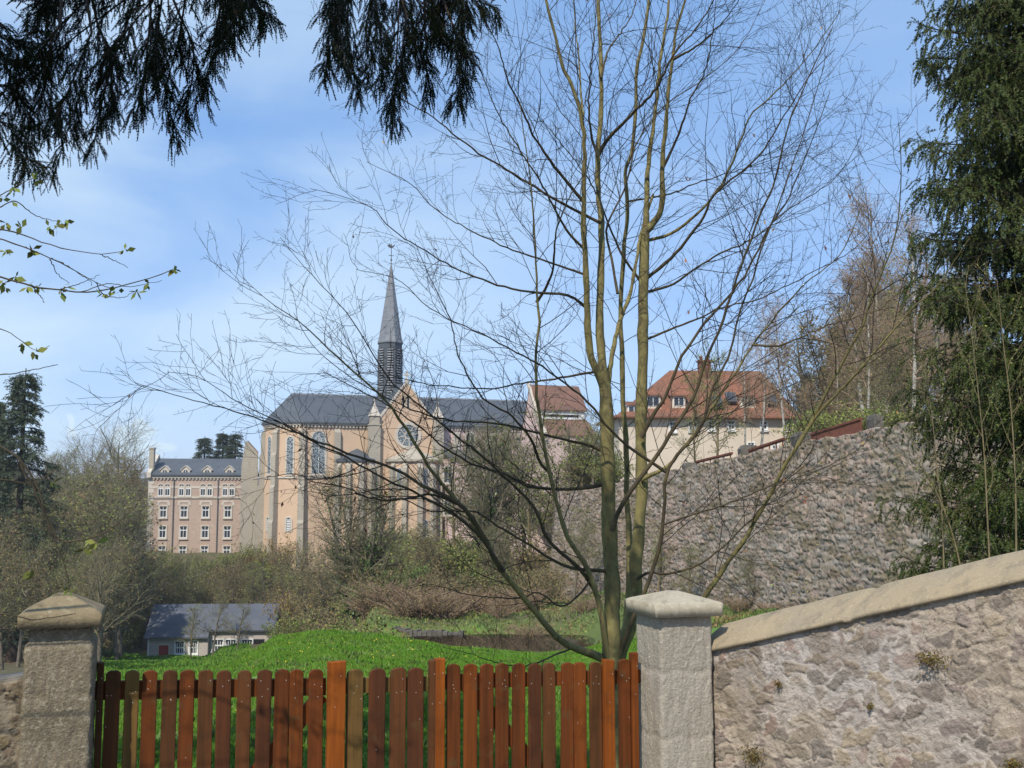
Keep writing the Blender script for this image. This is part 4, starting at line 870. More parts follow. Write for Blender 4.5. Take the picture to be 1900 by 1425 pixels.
    for k in range(8):
        p, q = np.array(a0[k]), np.array(a0[(k + 1) % 8]); dxy = (q - p)[:2]; L = np.linalg.norm(dxy); f = C.sub(p[0], p[1], math.degrees(math.atan2(dxy[1], dxy[0])))
        m = MB(); w = L * 0.29; zt = z1 - 1.1; m.box(L / 2 - w, L / 2 + w, -0.03, 0.02, z0 + 0.5, zt); lv = m.build('louvre_opening', M['dark'], sp, xf=f.xf_to(C))
        m = MB()
        for z in np.arange(z0 + 0.6, zt - 0.1, 0.42): m.add([(L / 2 - w, -0.15, z), (L / 2 + w, -0.15, z), (L / 2 + w, -0.032, z + 0.2), (L / 2 - w, -0.032, z + 0.2), (L / 2 - w, -0.15, z + 0.05), (L / 2 + w, -0.15, z + 0.05), (L / 2 + w, -0.032, z + 0.25), (L / 2 - w, -0.032, z + 0.25)], [(0, 3, 2, 1), (4, 5, 6, 7), (0, 1, 5, 4), (1, 2, 6, 5), (2, 3, 7, 6), (3, 0, 4, 7)])
        m.build('louvre_slats', M['spire'], lv, xf=f.xf_to(C))
    m = MB(); zc = C.z(721, 452, mid); m.box(us - 0.05, us + 0.05, mid - 0.05, mid + 0.05, z2 - 0.3, zc); m.box(us - 0.45, us + 0.45, mid - 0.04, mid + 0.04, z2 + 1.35, z2 + 1.45); m.box(us - 0.13, us + 0.13, mid - 0.1, mid + 0.1, z2 + 0.55, z2 + 0.8)
    cr_ = m.build('finial', M['louvre'], root)
    m = MB(); m.prism([(us - 0.55, zc - 0.55), (us - 0.2, zc - 0.75), (us + 0.2, zc - 0.7), (us + 0.55, zc - 0.35), (us + 0.62, zc + 0.05), (us + 0.3, zc - 0.3), (us - 0.1, zc - 0.35), (us - 0.3, zc + 0.0), (us - 0.5, zc + 0.02), (us - 0.45, zc - 0.25), (us - 0.75, zc - 0.3)], 'y', mid - 0.03, mid + 0.03); m.build('weathercock', M['louvre'], cr_)
    # side building behind the apse end, in shade
    f = Frame(447, 177, 14); u1 = f.u(478); ze2 = f.z(450, 866); zt = f.z(452, 819); xf = f.xf_to(C)
    m = MB(); m.prism([(0, zb), (u1, zb), (u1, ze2 + 2.2), (u1 * 0.34, zt), (u1 * 0.2, zt), (0, ze2)], 'y', 0.0, 7.0); an = m.build('sacristy', M['dressed'], root, xf=xf)
    m = MB(); m.prism([(u1 * 0.34, zt + 0.03), (u1 * 0.34, zt + 0.25), (u1, ze2 + 2.45), (u1, ze2 + 2.23)], 'y', 0.3, 7.2); m.build('sacristy_roof', M['browntile'], an, xf=xf)
    return C
CH = build_church()

# ------------------------------------------------------------------ convent building at far left
def build_convent():
    f = Frame(276, 187, 6); zb = -10.5; D = 11.0; root = f.thing('convent_building', 'long pink stone building with slate roof and rows of white windows', 'building', zb)
    u1 = f.u(462); ze = f.z(360, 884); zr = f.z(360, 853, D / 2)
    m = MB(); m.box(0, u1, 0, D, zb, ze); m.build('wall', M['convent'], root)
    m = MB(); m.prism([(-0.5, ze + 0.1), (-0.5, ze + 0.32), (D / 2, zr + 0.2), (D + 0.5, ze + 0.32), (D + 0.5, ze + 0.1), (D / 2, zr)], 'x', 0.4, u1 + 0.3); rf = m.build('roof', M['slate'], root)
    m = MB(); dentils(m, 0, u1, ze - 0.25, 0.0, step=0.6, proj=0.22, h=0.3); m.build('cornice', M['trim'], root)
    m = MB(); m.prism([(-0.6, ze - 0.2), (-0.6, ze + 0.7), (D / 2, zr + 0.9), (D + 0.6, ze + 0.7), (D + 0.6, ze - 0.2)], 'x', -0.25, 0.42); m.build('gable_parapet', M['trim'], root)
    zc = f.z(279, 833, 1.2); m = MB(); m.box(-0.25, 0.55, 0.6, 1.8, ze, zc); m.box(-0.33, 0.63, 0.5, 1.9, zc, zc + 0.22); m.build('chimney', M['dressed'], root)
    zq = f.z(360, 923); m = MB(); m.box(0, u1, -0.16, 0.02, zq - 0.16, zq + 0.16); m.build('string_course', M['trim'], root)
    m = MB(); zq2 = f.z(360, 904); m.box(0, u1, -0.06, 0.02, zq2 - 0.2, zq2 + 0.2); m.build('string_course', M['trim'], root)
    m = MB()
    for k, z in enumerate(np.arange(zb, ze - 0.5, 0.75)): w = 0.9 if k % 2 else 0.55; m.box(-0.06, w, -0.05, 0.3, z, z + 0.72)
    m.build('quoins', M['trim'], root)
    for px in (304.5, 343, 383, 424):
        for dx in (-6, 6.5):
            u = f.u(px + dx); z0, z1 = f.z(px, 920), f.z(px, 898.5); window(f, f, root, u, z0, 0.86, z1 - z0, trim=0.17, glass='glass', bars=(0.0,), frame=0.62)
        for y0, y1 in ((960, 939.5), (998, 976.5), (1034, 1013.5)):
            u = f.u(px); z0, z1 = f.z(px, y0), f.z(px, y1); window(f, f, root, u, z0, 1.12, z1 - z0, trim=0.20, glass='glass', bars=(0.0,), frame=0.66, rnd=False)
        m = MB(); u = f.u(px); za = f.z(px, 929); zb_ = f.z(px, 938); m.ring([(u - 1.15, zb_), (u + 1.15, zb_), (u + 1.0, za), (u - 1.0, za)], [(u - 0.75, zb_ + 0.1), (u + 0.75, zb_ + 0.1), (u + 0.62, za - 0.3), (u - 0.62, za - 0.3)], 'y', -0.07, 0.02); m.build('lintel', M['trim'], root)
        # dormer
        u = f.u(px + 1, 0.5); z0, z1 = f.z(px, 881, 0.3), f.z(px, 865, 0.3)
        m = MB(); m.prism([(u - 0.72, z0), (u + 0.72, z0), (u + 0.72, z0 + 0.85), (u, z1), (u - 0.72, z0 + 0.85)], 'y', 0.3, 2.2); dm = m.build('dormer', M['trim'], root)
        m = MB(); hz = z1 - z0 - 0.85
        for s in (-1, 1): m.prism([(u, z1 + 0.02), (u, z1 + 0.16), (u + s * 0.92, z0 + 0.85 - hz * 0.25 + 0.16), (u + s * 0.92, z0 + 0.85 - hz * 0.25 + 0.02)], 'y', 0.15, 2.6)
        m.build('dormer_roof', M['trim'], dm)
        window(f, f, dm, u, z0 + 0.15, 0.7, 0.72, trim=0.06, glass='glass', bars=(0.0,), sill=False, v=0.29, proud=0.05)
    for px in (323, 405): m = MB(); u = f.u(px); m.box(u - 0.08, u + 0.08, -0.20, -0.04, zb, ze); m.build('downpipe', M['louvre'], root)
    for px, py in ((330, 870), (372, 870), (395, 871), (412, 870)): m = MB(); u, z = f.hit(px, py, 2.2); m.box(u - 0.18, u + 0.18, 1.9, 2.4, z - 0.15, z + 0.15); m.build('roof_vent', M['trim'], rf)
build_convent()

# ------------------------------------------------------------------ cottage with red door
def build_cottage():
    f = Frame(284, 134, 3); zb = -21.0; root = f.thing('cottage', 'low pale stone cottage with blue slate roof and red door in the valley', 'cottage', zb)
    D = 7.0; ze = f.z(330, 1178); zr = f.z(400, 1123, D / 2); us = f.u(394); u1 = f.u(509); ze2 = f.z(450, 1169, 0.8)
    m = MB(); m.box(0, us, 0, D, zb, ze); m.build('wall', M['cottage'], root)
    m = MB(); m.box(us, u1, 0.8, D, zb, ze2); m.build('wall', M['cottage'], root)
    m = MB(); s = (zr - ze) / (D / 2)
    m.prism([(-0.45, ze - 0.45 * s), (-0.45, ze - 0.45 * s + 0.18), (D / 2, zr + 0.18), (D + 0.4, ze - 0.4 * s + 0.18), (D + 0.4, ze - 0.4 * s), (D / 2, zr)], 'x', -0.35, us + 0.1)
    m.prism([(0.35, ze + 0.35 * s - 0.003), (0.35, ze + 0.35 * s + 0.177), (D / 2, zr + 0.177), (D + 0.4, ze - 0.4 * s + 0.177), (D + 0.4, ze - 0.4 * s - 0.003), (D / 2, zr - 0.003)], 'x', us + 0.103, u1 + 0.45)
    rf = m.build('roof', M['cottageslate'], root)
    u = f.u(314); z0, z1 = f.z(314, 1229), f.z(314, 1197); m = MB(); m.box(u - 0.58, u + 0.58, -0.05, 0.02, z0, z1); dr = m.build('door', M['redpaint'], root)
    m = MB(); m.ring([(u - 0.7, z0), (u + 0.7, z0), (u + 0.7, z1 + 0.14), (u - 0.7, z1 + 0.14)], [(u - 0.58, z0), (u + 0.58, z0), (u + 0.58, z1), (u - 0.58, z1)], 'y', -0.10, 0.02); m.build('door_frame', M['trim'], dr)
    for px, w in ((343, 1.05), (368, 0.95)):
        z0, z1 = f.z(px, 1213), f.z(px, 1190); window(f, f, root, f.u(px), z0, w, z1 - z0, trim=0.14, glass='glass', surround='white', bars=(-0.25, 0.0, 0.25), frame=0.5, rnd=False)
    for px, w in ((412, 1.3), (436, 1.2), (466, 1.25)):
        z0, z1 = f.z(px, 1208, 0.8), f.z(px, 1187, 0.8); window(f, f, root, f.u(px, 0.8), z0, w, z1 - z0, trim=0.12, glass='glass', surround='white', bars=(-0.25, 0.0, 0.25), frame=0.5, rnd=False, v=0.8)
    u = f.u(487, 0.8); z0, z1 = f.z(487, 1210, 0.8), f.z(487, 1186, 0.8); m = MB(); m.box(u - 0.7, u + 0.7, 0.76, 0.82, z0 - 0.4, z1); m.build('dark_doorway', M['dark'], root)
    m = MB(); u0 = f.u(286); m.box(u0 - 0.06, u0 + 0.06, -0.16, -0.03, zb, ze - 0.3); m.build('downpipe', M['white'], root)
build_cottage()

# ------------------------------------------------------------------ red roofed house
def build_red_house():
    f = Frame(1150, 128, 4); zb = 2.0; root = f.thing('red_roofed_house', 'large cream house with hipped red tile roof above the rubble wall', 'house', zb)
    u0, u1 = 0.0, f.u(1497); D = 12.0; ze = f.z(1400, 770); zr = f.z(1340, 688, D / 2); ur0, ur1 = f.u(1246, D / 2), f.u(1416, D / 2)
    m = MB(); m.box(u0, u1, 0, D, zb, ze); m.build('wall', M['cream'], root)
    o = 0.9; zz = ze - 0.25; E = [(u0 - o, -o, zz), (u1 + o, -o, zz), (u1 + o, D + o, zz), (u0 - o, D + o, zz)]
    # a softened foot: the slope flattens over the eaves
    k = 0.16; A = (ur0, D / 2, zr); B = (ur1, D / 2, zr)
    I = [(u0 + (ur0 - u0) * k, D / 2 * k, zz + (zr - zz) * (k * 0.72)), (u1 + (ur1 - u1) * k, D / 2 * k, zz + (zr - zz) * (k * 0.72)), (u1 + (ur1 - u1) * k, D - D / 2 * k, zz + (zr - zz) * (k * 0.72)), (u0 + (ur0 - u0) * k, D - D / 2 * k, zz + (zr - zz) * (k * 0.72))]
    m = MB()
    for q in range(4): m.poly([E[q], E[(q + 1) % 4], I[(q + 1) % 4], I[q]])
    m.poly([I[0], I[1], B, A]); m.poly([I[1], I[2], B]); m.poly([I[2], I[3], A, B]); m.poly([I[3], I[0], A])
    m.poly([(x, y, z - 0.2) for x, y, z in E])
    for q in range(4): a, b = E[q], E[(q + 1) % 4]; m.poly([a, b, (b[0], b[1], b[2] - 0.2), (a[0], a[1], a[2] - 0.2)])
    rf = m.build('roof', M['tile'], root)
    m = MB(); uc = f.u(1309, D / 2); zc = f.z(1309, 672, D / 2 - 0.5); m.box(uc - 0.75, uc + 0.75, D / 2 - 1.0, D / 2, zr - 1.2, zc); m.box(uc - 0.88, uc + 0.88, D / 2 - 1.13, D / 2 + 0.13, zc, zc + 0.22)
    for q in (-0.4, 0.4): m.box(uc + q - 0.16, uc + q + 0.16, D / 2 - 0.66, D / 2 - 0.34, zc + 0.22, zc + 0.75)
    m.build('chimney', M['rust'], root); m = MB()
    slope = lambda z: (z - zz) / (zr - zz) * (D / 2)
    for px, y0, y1, w in ((1214, 755, 735, 1.9), (1178, 772, 752, 1.7), (1391, 754, 736, 1.9), (1262, 754, 736, 1.6)):
        z0 = f.z(px, y0, 2.0); vv = max(slope(z0), 0.8); u = f.u(px, vv); z0, z1 = f.z(px, y0, vv), f.z(px, y1, vv); m = MB(); m.box(u - w / 2, u + w / 2, vv, vv + 3.0, z0 - 0.3, z1); d = m.build('dormer', M['cream'], root)
        m = MB(); m.prism([(vv - 0.25, z1), (vv - 0.25, z1 + 0.16), (vv + 3.4, z1 + 0.75), (vv + 3.4, z1 + 0.59)], 'x', u - w / 2 - 0.25, u + w / 2 + 0.25); m.build('dormer_roof', M['tile'], d)
        window(f, f, d, u, z0 + 0.12, w * 0.72, (z1 - z0) * 0.8, trim=0.07, glass='glass', surround='white', bars=(0.0,), sill=False, rnd=False, v=vv, proud=0.06)
    for px, py in ((1354, 740), (1326, 748), (1427, 744)):
        u, z = f.hit(px, py, 2.6); v = slope(z) - 0.25; m = MB(); t = math.atan2(zr - zz, D / 2); c_, s_ = math.cos(t), math.sin(t)
        m.box(-0.6, 0.6, -0.85, 0.85, -0.1, 0.30); m.box(-0.48, 0.48, -0.72, 0.72, 0.303, 0.32, 1); m.v = [(u + a_, v + b_ * c_ - d_ * s_, z + b_ * s_ + d_ * c_) for a_, b_, d_ in m.v]; m.build('skylight', [M['louvre'], M['glass']], rf)
    for px, y0, y1 in ((1359, 797, 782), (1322, 797, 782), (1286, 799, 783), (1440, 834, 820), (1340, 858, 846), (1420, 797, 783), (1462, 797, 783), (1395, 836, 822), (1250, 800, 784)):
        u = f.u(px); z0, z1 = f.z(px, y0), f.z(px, y1); window(f, f, root, u, z0, 0.72, z1 - z0, trim=0.14, glass='glass', surround='white', bars=(0.0,), frame=0.6, rnd=False)
build_red_house()
def build_gabled_house():
    f = Frame(1003, 152, 20); zb = -2.0; root = f.thing('gabled_house', 'narrow brown roofed house with white clerestory band next to the church nave', 'house', zb)
    u1 = f.u(1092); vR = 4.0; zr = f.z(1040, 717, vR); Dv = 8.0
    # stepped roof: upper slope, white window band, lower slope
    zu = f.z(1050, 762, 1.2); zl = f.z(1050, 779, 1.2); zf = f.z(1050, 808, -2.6); vF = -2.6
    m = MB(); m.box(0, u1, vF + 0.2, Dv, zb, zf); m.prism([(vF + 0.25, zf - 0.1), (1.2, zl - 0.15), (1.2, zu - 0.1), (vR, zr - 0.2), (Dv, zf)], 'x', 0.02, u1 - 0.02); m.build('wall', M['pink'], root)
    m = MB(); m.prism([(0.9, zu - 0.12), (0.9, zu + 0.1), (vR, zr + 0.1), (vR, zr - 0.12)], 'x', 0.0, u1 + 0.3); m.prism([(vR, zr - 0.12), (vR, zr + 0.1), (Dv + 0.3, zf + 0.1), (Dv + 0.3, zf - 0.12)], 'x', 0.0, u1 + 0.3)
    m.prism([(vF, zf - 0.12), (vF, zf + 0.1), (1.2, zl + 0.02), (1.2, zl - 0.2)], 'x', 0.0, u1 + 0.3); m.build('roof', M['browntile'], root)
    m = MB(); m.box(0.3, u1 - 0.1, 1.12, 1.2, zl + 0.05, zu - 0.1); b = m.build('clerestory_band', M['white'], root)
    m = MB(); zm = (zu + zl) / 2 - 0.1; m.box(0.8, u1 - 1.0, 1.07, 1.118, zm - 0.16, zm + 0.16); m.build('pane', M['dark'], b)
    m = MB(); m.prism([(vF - 0.1, zf - 0.7), (vF - 0.1, zf + 0.35), (1.1, zl + 0.55), (vR, zr + 0.5), (vR, zr - 0.2)], 'x', -0.5, -0.003); m.build('gable_parapet', M['trim'], root)
    g = Frame(985, 158, 20); zb2 = -9.5; r2 = g.thing('pink_outbuilding', 'low pink rendered building with dark flat roof below the gabled house', 'building', zb2)
    u2 = g.u(1118); z1 = g.z(1040, 826); m = MB(); m.box(0, u2, 0, 8, zb2, z1); m.build('wall', M['pink'], r2)
    m = MB(); m.prism([(-0.5, z1), (-0.5, z1 + 0.25), (6, z1 + 1.3), (6, z1 + 1.05)], 'x', -0.4, u2 + 0.4); m.build('roof', M['slate'], r2)
    for px in (1000, 1022, 1046, 1070, 1094):
        for (ya, yb) in ((875, 850), (915, 892)):
            z0, zt = g.z(px, ya), g.z(px, yb); window(g, g, r2, g.u(px), z0, 0.9, zt - z0, trim=0.15, glass='glass', surround='trim', bars=(0.0,), frame=0.6, rnd=False)
build_gabled_house()

# ------------------------------------------------------------------ the many-stemmed bare tree behind the gate
STEMS = [  # d0, d1, width px at start, at end, points in the photo
 (9.0, 8.9, 46, 27, [(1134, 1330), (1134, 1225), (1136, 1094), (1131, 1004), (1129, 937), (1127, 824), (1124, 735), (1119, 690)]),
 (8.9, 8.3, 19, 5, [(1121, 720), (1110, 692), (1096, 660), (1090, 600), (1089, 540), (1086, 479), (1083, 426), (1083, 348), (1084, 261), (1078, 209), (1063, 165), (1045, 126), (1030, 65), (1015, 9), (1000, -70)]),
 (8.9, 9.3, 21, 6, [(1122, 725), (1117, 667), (1112, 600), (1115, 500), (1115, 413), (1110, 339), (1110, 278), (1115, 209), (1115, 130), (1113, 78), (1110, 0), (1106, -90)]),
 (8.95, 9.5, 13, 5, [(1126, 735), (1134, 667), (1149, 600), (1168, 548), (1180, 490), (1188, 440), (1198, 405), (1212, 360)]),
 (9.3, 9.4, 34, 20, [(1142, 1330), (1150, 1220), (1172, 1150), (1181, 1094), (1179, 1049), (1186, 982), (1190, 914), (1190, 825), (1190, 757), (1192, 690), (1193, 609), (1194, 522), (1197, 432)]),
 (9.4, 9.7, 14, 4, [(1197, 440), (1200, 370), (1202, 313), (1211, 244), (1219, 183), (1224, 122), (1235, 52), (1241, 0), (1246, -80)]),
 (9.4, 9.1, 15, 4, [(1197, 432), (1210, 416), (1224, 396), (1229, 370), (1229, 313), (1235, 235), (1241, 165), (1248, 109), (1254, 57), (1272, 0), (1290, -70)]),
 (9.7, 10.1, 15, 6, [(1158, 1200), (1166, 1100), (1167, 1004), (1163, 914), (1161, 802), (1155, 735), (1154, 645), (1150, 600), (1154, 535), (1158, 457), (1165, 370), (1161, 322), (1169, 300), (1176, 244), (1180, 187), (1182, 122), (1193, 78), (1204, 0), (1210, -70)]),
]
LIMBS = [
 (8.8, 7.6, 14, 4, [(1136, 985), (1145, 955), (1164, 920), (1194, 879), (1226, 834), (1253, 789), (1289, 735), (1305, 681), (1340, 600), (1372, 500), (1406, 413), (1441, 322), (1459, 244), (1500, 144), (1545, 50)]),
 (9.3, 8.6, 12, 3, [(1190, 812), (1212, 770), (1235, 735), (1262, 667), (1280, 640), (1307, 600), (1340, 562), (1385, 505), (1424, 426), (1459, 374), (1500, 278), (1540, 170)]),
 (9.0, 8.0, 14, 3, [(1150, 1215), (1178, 1140), (1194, 1103), (1212, 1054), (1226, 1004), (1233, 937), (1235, 885), (1250, 855), (1266, 834), (1302, 789), (1322, 717), (1352, 663), (1367, 600), (1398, 510), (1440, 390), (1490, 250), (1530, 120)]),
 (9.6, 7.4, 23, 3, [(1200, 1260), (1262, 1170), (1307, 1108), (1347, 1049), (1388, 991), (1432, 910), (1464, 852), (1518, 761), (1547, 702), (1602, 601), (1615, 559), (1660, 440), (1672, 330), (1668, 230)]),
 (8.6, 7.7, 12, 3, [(1480, 826), (1518, 768), (1577, 706), (1636, 639), (1690, 576), (1740, 530), (1800, 440)]),
 (9.3, 8.6, 8, 4, [(1181, 1075), (1205, 1062), (1239, 1065), (1293, 1049), (1338, 1018), (1365, 991), (1406, 950), (1450, 900), (1510, 850)]),
 (9.3, 8.3, 12, 3, [(1190, 890), (1203, 883), (1239, 866), (1262, 838), (1298, 793), (1329, 744), (1365, 690), (1397, 640), (1428, 600), (1490, 530), (1560, 470), (1600, 380)]),
 (8.2, 7.6, 6, 2, [(1232, 973), (1284, 955), (1356, 932), (1420, 905), (1500, 879), (1580, 842), (1650, 780)]),
 (9.0, 8.0, 20, 4, [(1130, 1230), (1122, 1184), (1112, 1120), (1087, 1049), (1055, 1000), (1037, 950), (1019, 874), (1006, 802), (997, 735), (995, 658), (1002, 596), (997, 557), (995, 479), (991, 413), (984, 330), (972, 250), (965, 190)]),
 (8.9, 7.5, 12, 2, [(1112, 1110), (1078, 1058), (1019, 1004), (988, 937), (938, 887), (880, 834), (800, 770), (720, 700), (650, 590), (560, 490), (520, 440)]),
 (9.0, 6.8, 26, 2, [(1140, 1245), (1120, 1222), (1091, 1211), (1046, 1193), (1015, 1161), (970, 1107), (925, 1049), (900, 1000), (865, 950), (838, 919), (794, 864), (768, 819), (738, 776), (713, 740), (667, 700), (617, 655), (560, 600), (500, 560), (450, 515)]),
 (8.0, 6.4, 13, 2, [(905, 1010), (875, 960), (840, 927), (781, 900), (731, 869), (667, 849), (592, 821), (528, 795), (440, 764), (350, 740), (250, 710)]),
 (8.2, 6.7, 11, 2, [(935, 1060), (890, 995), (840, 953), (794, 925), (743, 902), (693, 877), (630, 844), (566, 812), (528, 788), (440, 745), (370, 700), (310, 690)]),
 (8.3, 7.0, 8, 2, [(850, 935), (800, 918), (735, 928), (690, 925), (640, 905), (585, 895), (545, 880), (470, 890)]),
 (9.0, 8.0, 11, 3, [(1128, 898), (1071, 907), (1020, 907), (986, 904), (935, 880), (877, 861), (828, 834), (790, 800), (760, 780), (713, 748), (660, 720), (600, 690)]),
 (9.0, 7.8, 9, 2, [(1126, 842), (1095, 827), (1046, 815), (998, 803), (949, 791), (889, 783), (828, 779), (780, 766), (725, 740), (650, 700), (580, 640), (545, 580)]),
 (9.0, 8.2, 7, 2, [(1113, 690), (1090, 692), (1022, 704), (962, 712), (911, 722), (853, 718), (780, 711), (700, 690), (640, 700)]),
 (8.8, 7.6, 10, 2, [(1236, 876), (1167, 829), (1129, 793), (1090, 745), (1034, 701), (992, 672), (925, 636), (880, 613), (800, 575), (740, 520), (660, 500)]),
 (8.9, 7.6, 11, 2, [(1134, 1060), (1073, 1056), (1037, 1045), (970, 1004), (925, 977), (880, 950), (800, 948), (740, 925), (690, 950), (620, 990)]),
 (9.0, 8.1, 10, 2, [(1115, 414), (1071, 392), (1015, 361), (967, 331), (924, 305), (880, 278), (800, 215), (740, 180), (680, 120), (640, 60)]),
 (8.8, 7.8, 10, 3, [(1083, 375), (1032, 313), (993, 257), (967, 200), (941, 148), (932, 109), (915, 65), (897, 26), (885, -40)]),
 (8.9, 8.0, 8, 2, [(1087, 465), (1054, 431), (1032, 392), (1002, 335), (976, 296), (945, 248), (915, 191), (897, 144), (880, 100), (850, 20)]),
 (8.9, 7.7, 9, 2, [(1089, 572), (1054, 548), (989, 542), (932, 531), (880, 513), (830, 490), (780, 460), (720, 420), (690, 385), (620, 360), (575, 350)]),
 (8.8, 8.0, 7, 2, [(1087, 510), (1010, 483), (945, 461), (880, 431), (810, 390), (760, 340), (700, 310), (680, 300)]),
 (9.3, 8.6, 9, 2, [(1227, 318), (1258, 252), (1280, 187), (1311, 122), (1324, 44), (1332, -40)]),
 (9.3, 8.2, 12, 4, [(1110, 288), (1122, 266), (1141, 244), (1180, 204), (1219, 161), (1250, 100), (1285, 61), (1315, 17), (1345, -40)]),
 (9.2, 9.6, 7, 3, [(1116, 145), (1128, 96), (1154, 57), (1176, 17), (1190, -50)]),
 (8.9, 8.5, 8, 3, [(1110, 290), (1097, 252), (1093, 196), (1098, 109), (1104, 52), (1106, -20)]),
 (8.5, 8.9, 7, 3, [(1082, 215), (1077, 165), (1074, 109), (1067, 57), (1065, 0), (1060, -60)]),
 (9.5, 8.3, 10, 3, [(1202, 446), (1241, 435), (1280, 409), (1319, 370), (1350, 322), (1380, 244), (1393, 213), (1437, 174), (1500, 104), (1560, 20)]),
 (9.5, 8.2, 11, 3, [(1200, 516), (1241, 483), (1280, 439), (1311, 392), (1324, 361), (1402, 296), (1437, 244), (1500, 144), (1550, 90)]),
 (9.8, 8.9, 6, 2, [(1164, 374), (1211, 366), (1254, 357), (1293, 339), (1350, 322), (1420, 300), (1500, 270)]),
 (9.5, 8.2, 8, 2, [(1200, 542), (1250, 527), (1293, 496), (1337, 470), (1402, 440), (1459, 392), (1550, 330), (1600, 250)]),
 (9.5, 8.1, 7, 2, [(1194, 632), (1228, 618), (1293, 592), (1341, 570), (1402, 557), (1459, 531), (1500, 509), (1580, 465), (1640, 400)]),
 (8.0, 7.2, 7, 2, [(1395, 640), (1450, 640), (1520, 610), (1580, 590), (1640, 575), (1700, 590)]),
 (9.6, 8.9, 8, 2, [(1187, 520), (1158, 479), (1137, 435), (1119, 387), (1090, 330), (1060, 290), (1020, 240), (980, 190)]),
 (8.9, 8.2, 7, 2, [(1097, 1075), (1073, 1105), (1040, 1125), (1000, 1100), (960, 1110), (880, 1105), (800, 1085), (750, 1093)]),
 (8.9, 7.7, 6, 2, [(1070, 1200), (1030, 1215), (980, 1235), (930, 1232), (880, 1215), (820, 1200)]),
 (9.0, 7.9, 9, 2, [(1024, 880), (1003, 860), (985, 815), (948, 770), (905, 745), (870, 700), (845, 640), (835, 590), (800, 520), (770, 450)]),
 (9.1, 8.0, 9, 2, [(996, 560), (1015, 530), (1028, 490), (1032, 430), (1060, 360), (1090, 310), (1100, 250)]),
 (9.0, 9.9, 8, 2, [(1146, 545), (1135, 480), (1126, 420), (1160, 350), (1180, 270), (1230, 200), (1300, 150), (1370, 90), (1420, 0)]),
 (9.2, 8.0, 8, 2, [(1250, 110), (1300, 80), (1350, 30), (1390, -30)]),
]
def build_main_tree():
    rs = np.random.default_rng(42)
    base = at(1140, 1225, 9.15); zb = g1(base[0], 9.15) - 0.1
    root = thing('bare_tree', 'large leafless many stemmed tree with mossy trunks standing right behind the gate', 'tree', (base[0], base[1], zb))
    K = 40; allP, allR = [], []
    def limb(d0, d1, w0, w1, pts, wob, fat=0.9):
        p = resample(np.array(pts), K); s = np.linspace(0, 1, K); d = d0 + (d1 - d0) * s + wob * np.sin(s * rs.uniform(3, 7) + rs.uniform(0, 6)) * 0.5
        W = atn(p[:, 0], p[:, 1], d); W += rs.normal(0, 0.004, W.shape) * np.sin(s * math.pi)[:, None]
        r = (w0 + (w1 - w0) * s ** 0.6) * fat * d / F / 2
        return W, r
    st = []
    for q, (d0, d1, w0, w1, pts) in enumerate(STEMS):
        W, r = limb(d0, d1, w0, w1, pts, 0.0)
        if q in (0, 4): W[0, 2] = min(W[0, 2], zb); 
        r = r * (1 + 0.07 * np.sin(np.arange(K) * 1.3 + q) + rs.normal(0, 0.03, K))
        b = Batch(); b.tubes(resample(W, 90)[None], np.interp(np.linspace(0, 1, 90), np.linspace(0, 1, K), r)[None], 14); b.build('trunk' if q in (0, 4) else 'stem', M['bark'], root, smooth=True)
        st.append((W, r))
    lb = []
    for q, (d0, d1, w0, w1, pts) in enumerate(LIMBS):
        W, r = limb(d0, d1, w0, w1 * 0.6, pts, 0.12, 0.74 if w0 < 20 else 0.66); w = r * (1 + rs.normal(0, 0.04, K))
        b = Batch(); b.tubes(W[None], w[None], 8); b.build('limb', M['bark'] if w0 >= 20 or q in (4, 6, 28, 29) else M['branch'], root, smooth=True); lb.append((W, r))
    # twigs of three orders, each stem and limb bearing its own
    P = np.stack([w for w, _ in lb]); Rr = np.stack([r for _, r in lb]); Ln = np.linalg.norm(np.diff(P, axis=1), axis=2).sum(1)
    P0 = np.stack([w for w, _ in st[1:4] + st[5:]]); R0 = np.stack([r for _, r in st[1:4] + st[5:]]); L0 = np.linalg.norm(np.diff(P0, axis=1), axis=2).sum(1)
    b = Batch(); tip = []
    left = P[:, -1, 0] < -0.6; nA = (Ln / np.where(left, 0.24, 0.19)).astype(int)
    A1, AR1, t1 = spawn(P, Rr, nA, 0.16, 1.0, np.repeat(np.where(left, 0.66, 1.0), nA), 42, 9, rs, up=0.035, jit=0.11, rf=0.55, plen=0.45, taper=0.4)
    B1, BR1, t2 = spawn(P0, R0, (L0 / 0.26).astype(int), 0.25, 1.0, 1.15, 55, 9, rs, up=0.03, jit=0.11, rf=0.35, plen=0.35, taper=0.4)
    C1 = np.concatenate([A1, B1]); CR1 = np.clip(np.concatenate([AR1, BR1]), 0.0019, 0.0038); CR1 = CR1 * np.linspace(1, 0.62, 9)[None]
    b.tubes(C1, CR1, 4)
    C2, CR2, _ = spawn(C1, CR1, 5, 0.12, 1.0, 0.42, 44, 6, rs, up=0.03, jit=0.13, rf=0.8, plen=0.45, taper=0.6); CR2 = np.clip(CR2, 0.0012, 0.0018); b.tubes(C2, CR2, 3)
    C3, CR3, _ = spawn(C2, CR2, 3, 0.2, 1.0, 0.10, 42, 3, rs, up=0.05, jit=0.14, rf=0.9, taper=0.7); CR3 = np.clip(CR3, 0.0010, 0.0014); b.tubes(C3, CR3, 3)
    o = b.build('twigs', M['twig'], root); o['kind'] = 'stuff'
    b = Batch(); p, d = pts_on(C2, 60, rs); b.leaves(p, 0.036, rs, 0, 0.45, droop=1.4)
    lo = C2[(C2[:, 0, 2] < 0.3)]; p, d = pts_on(lo, 70, rs); b.leaves(p, 0.034, rs, 0, 0.5, droop=1.2)
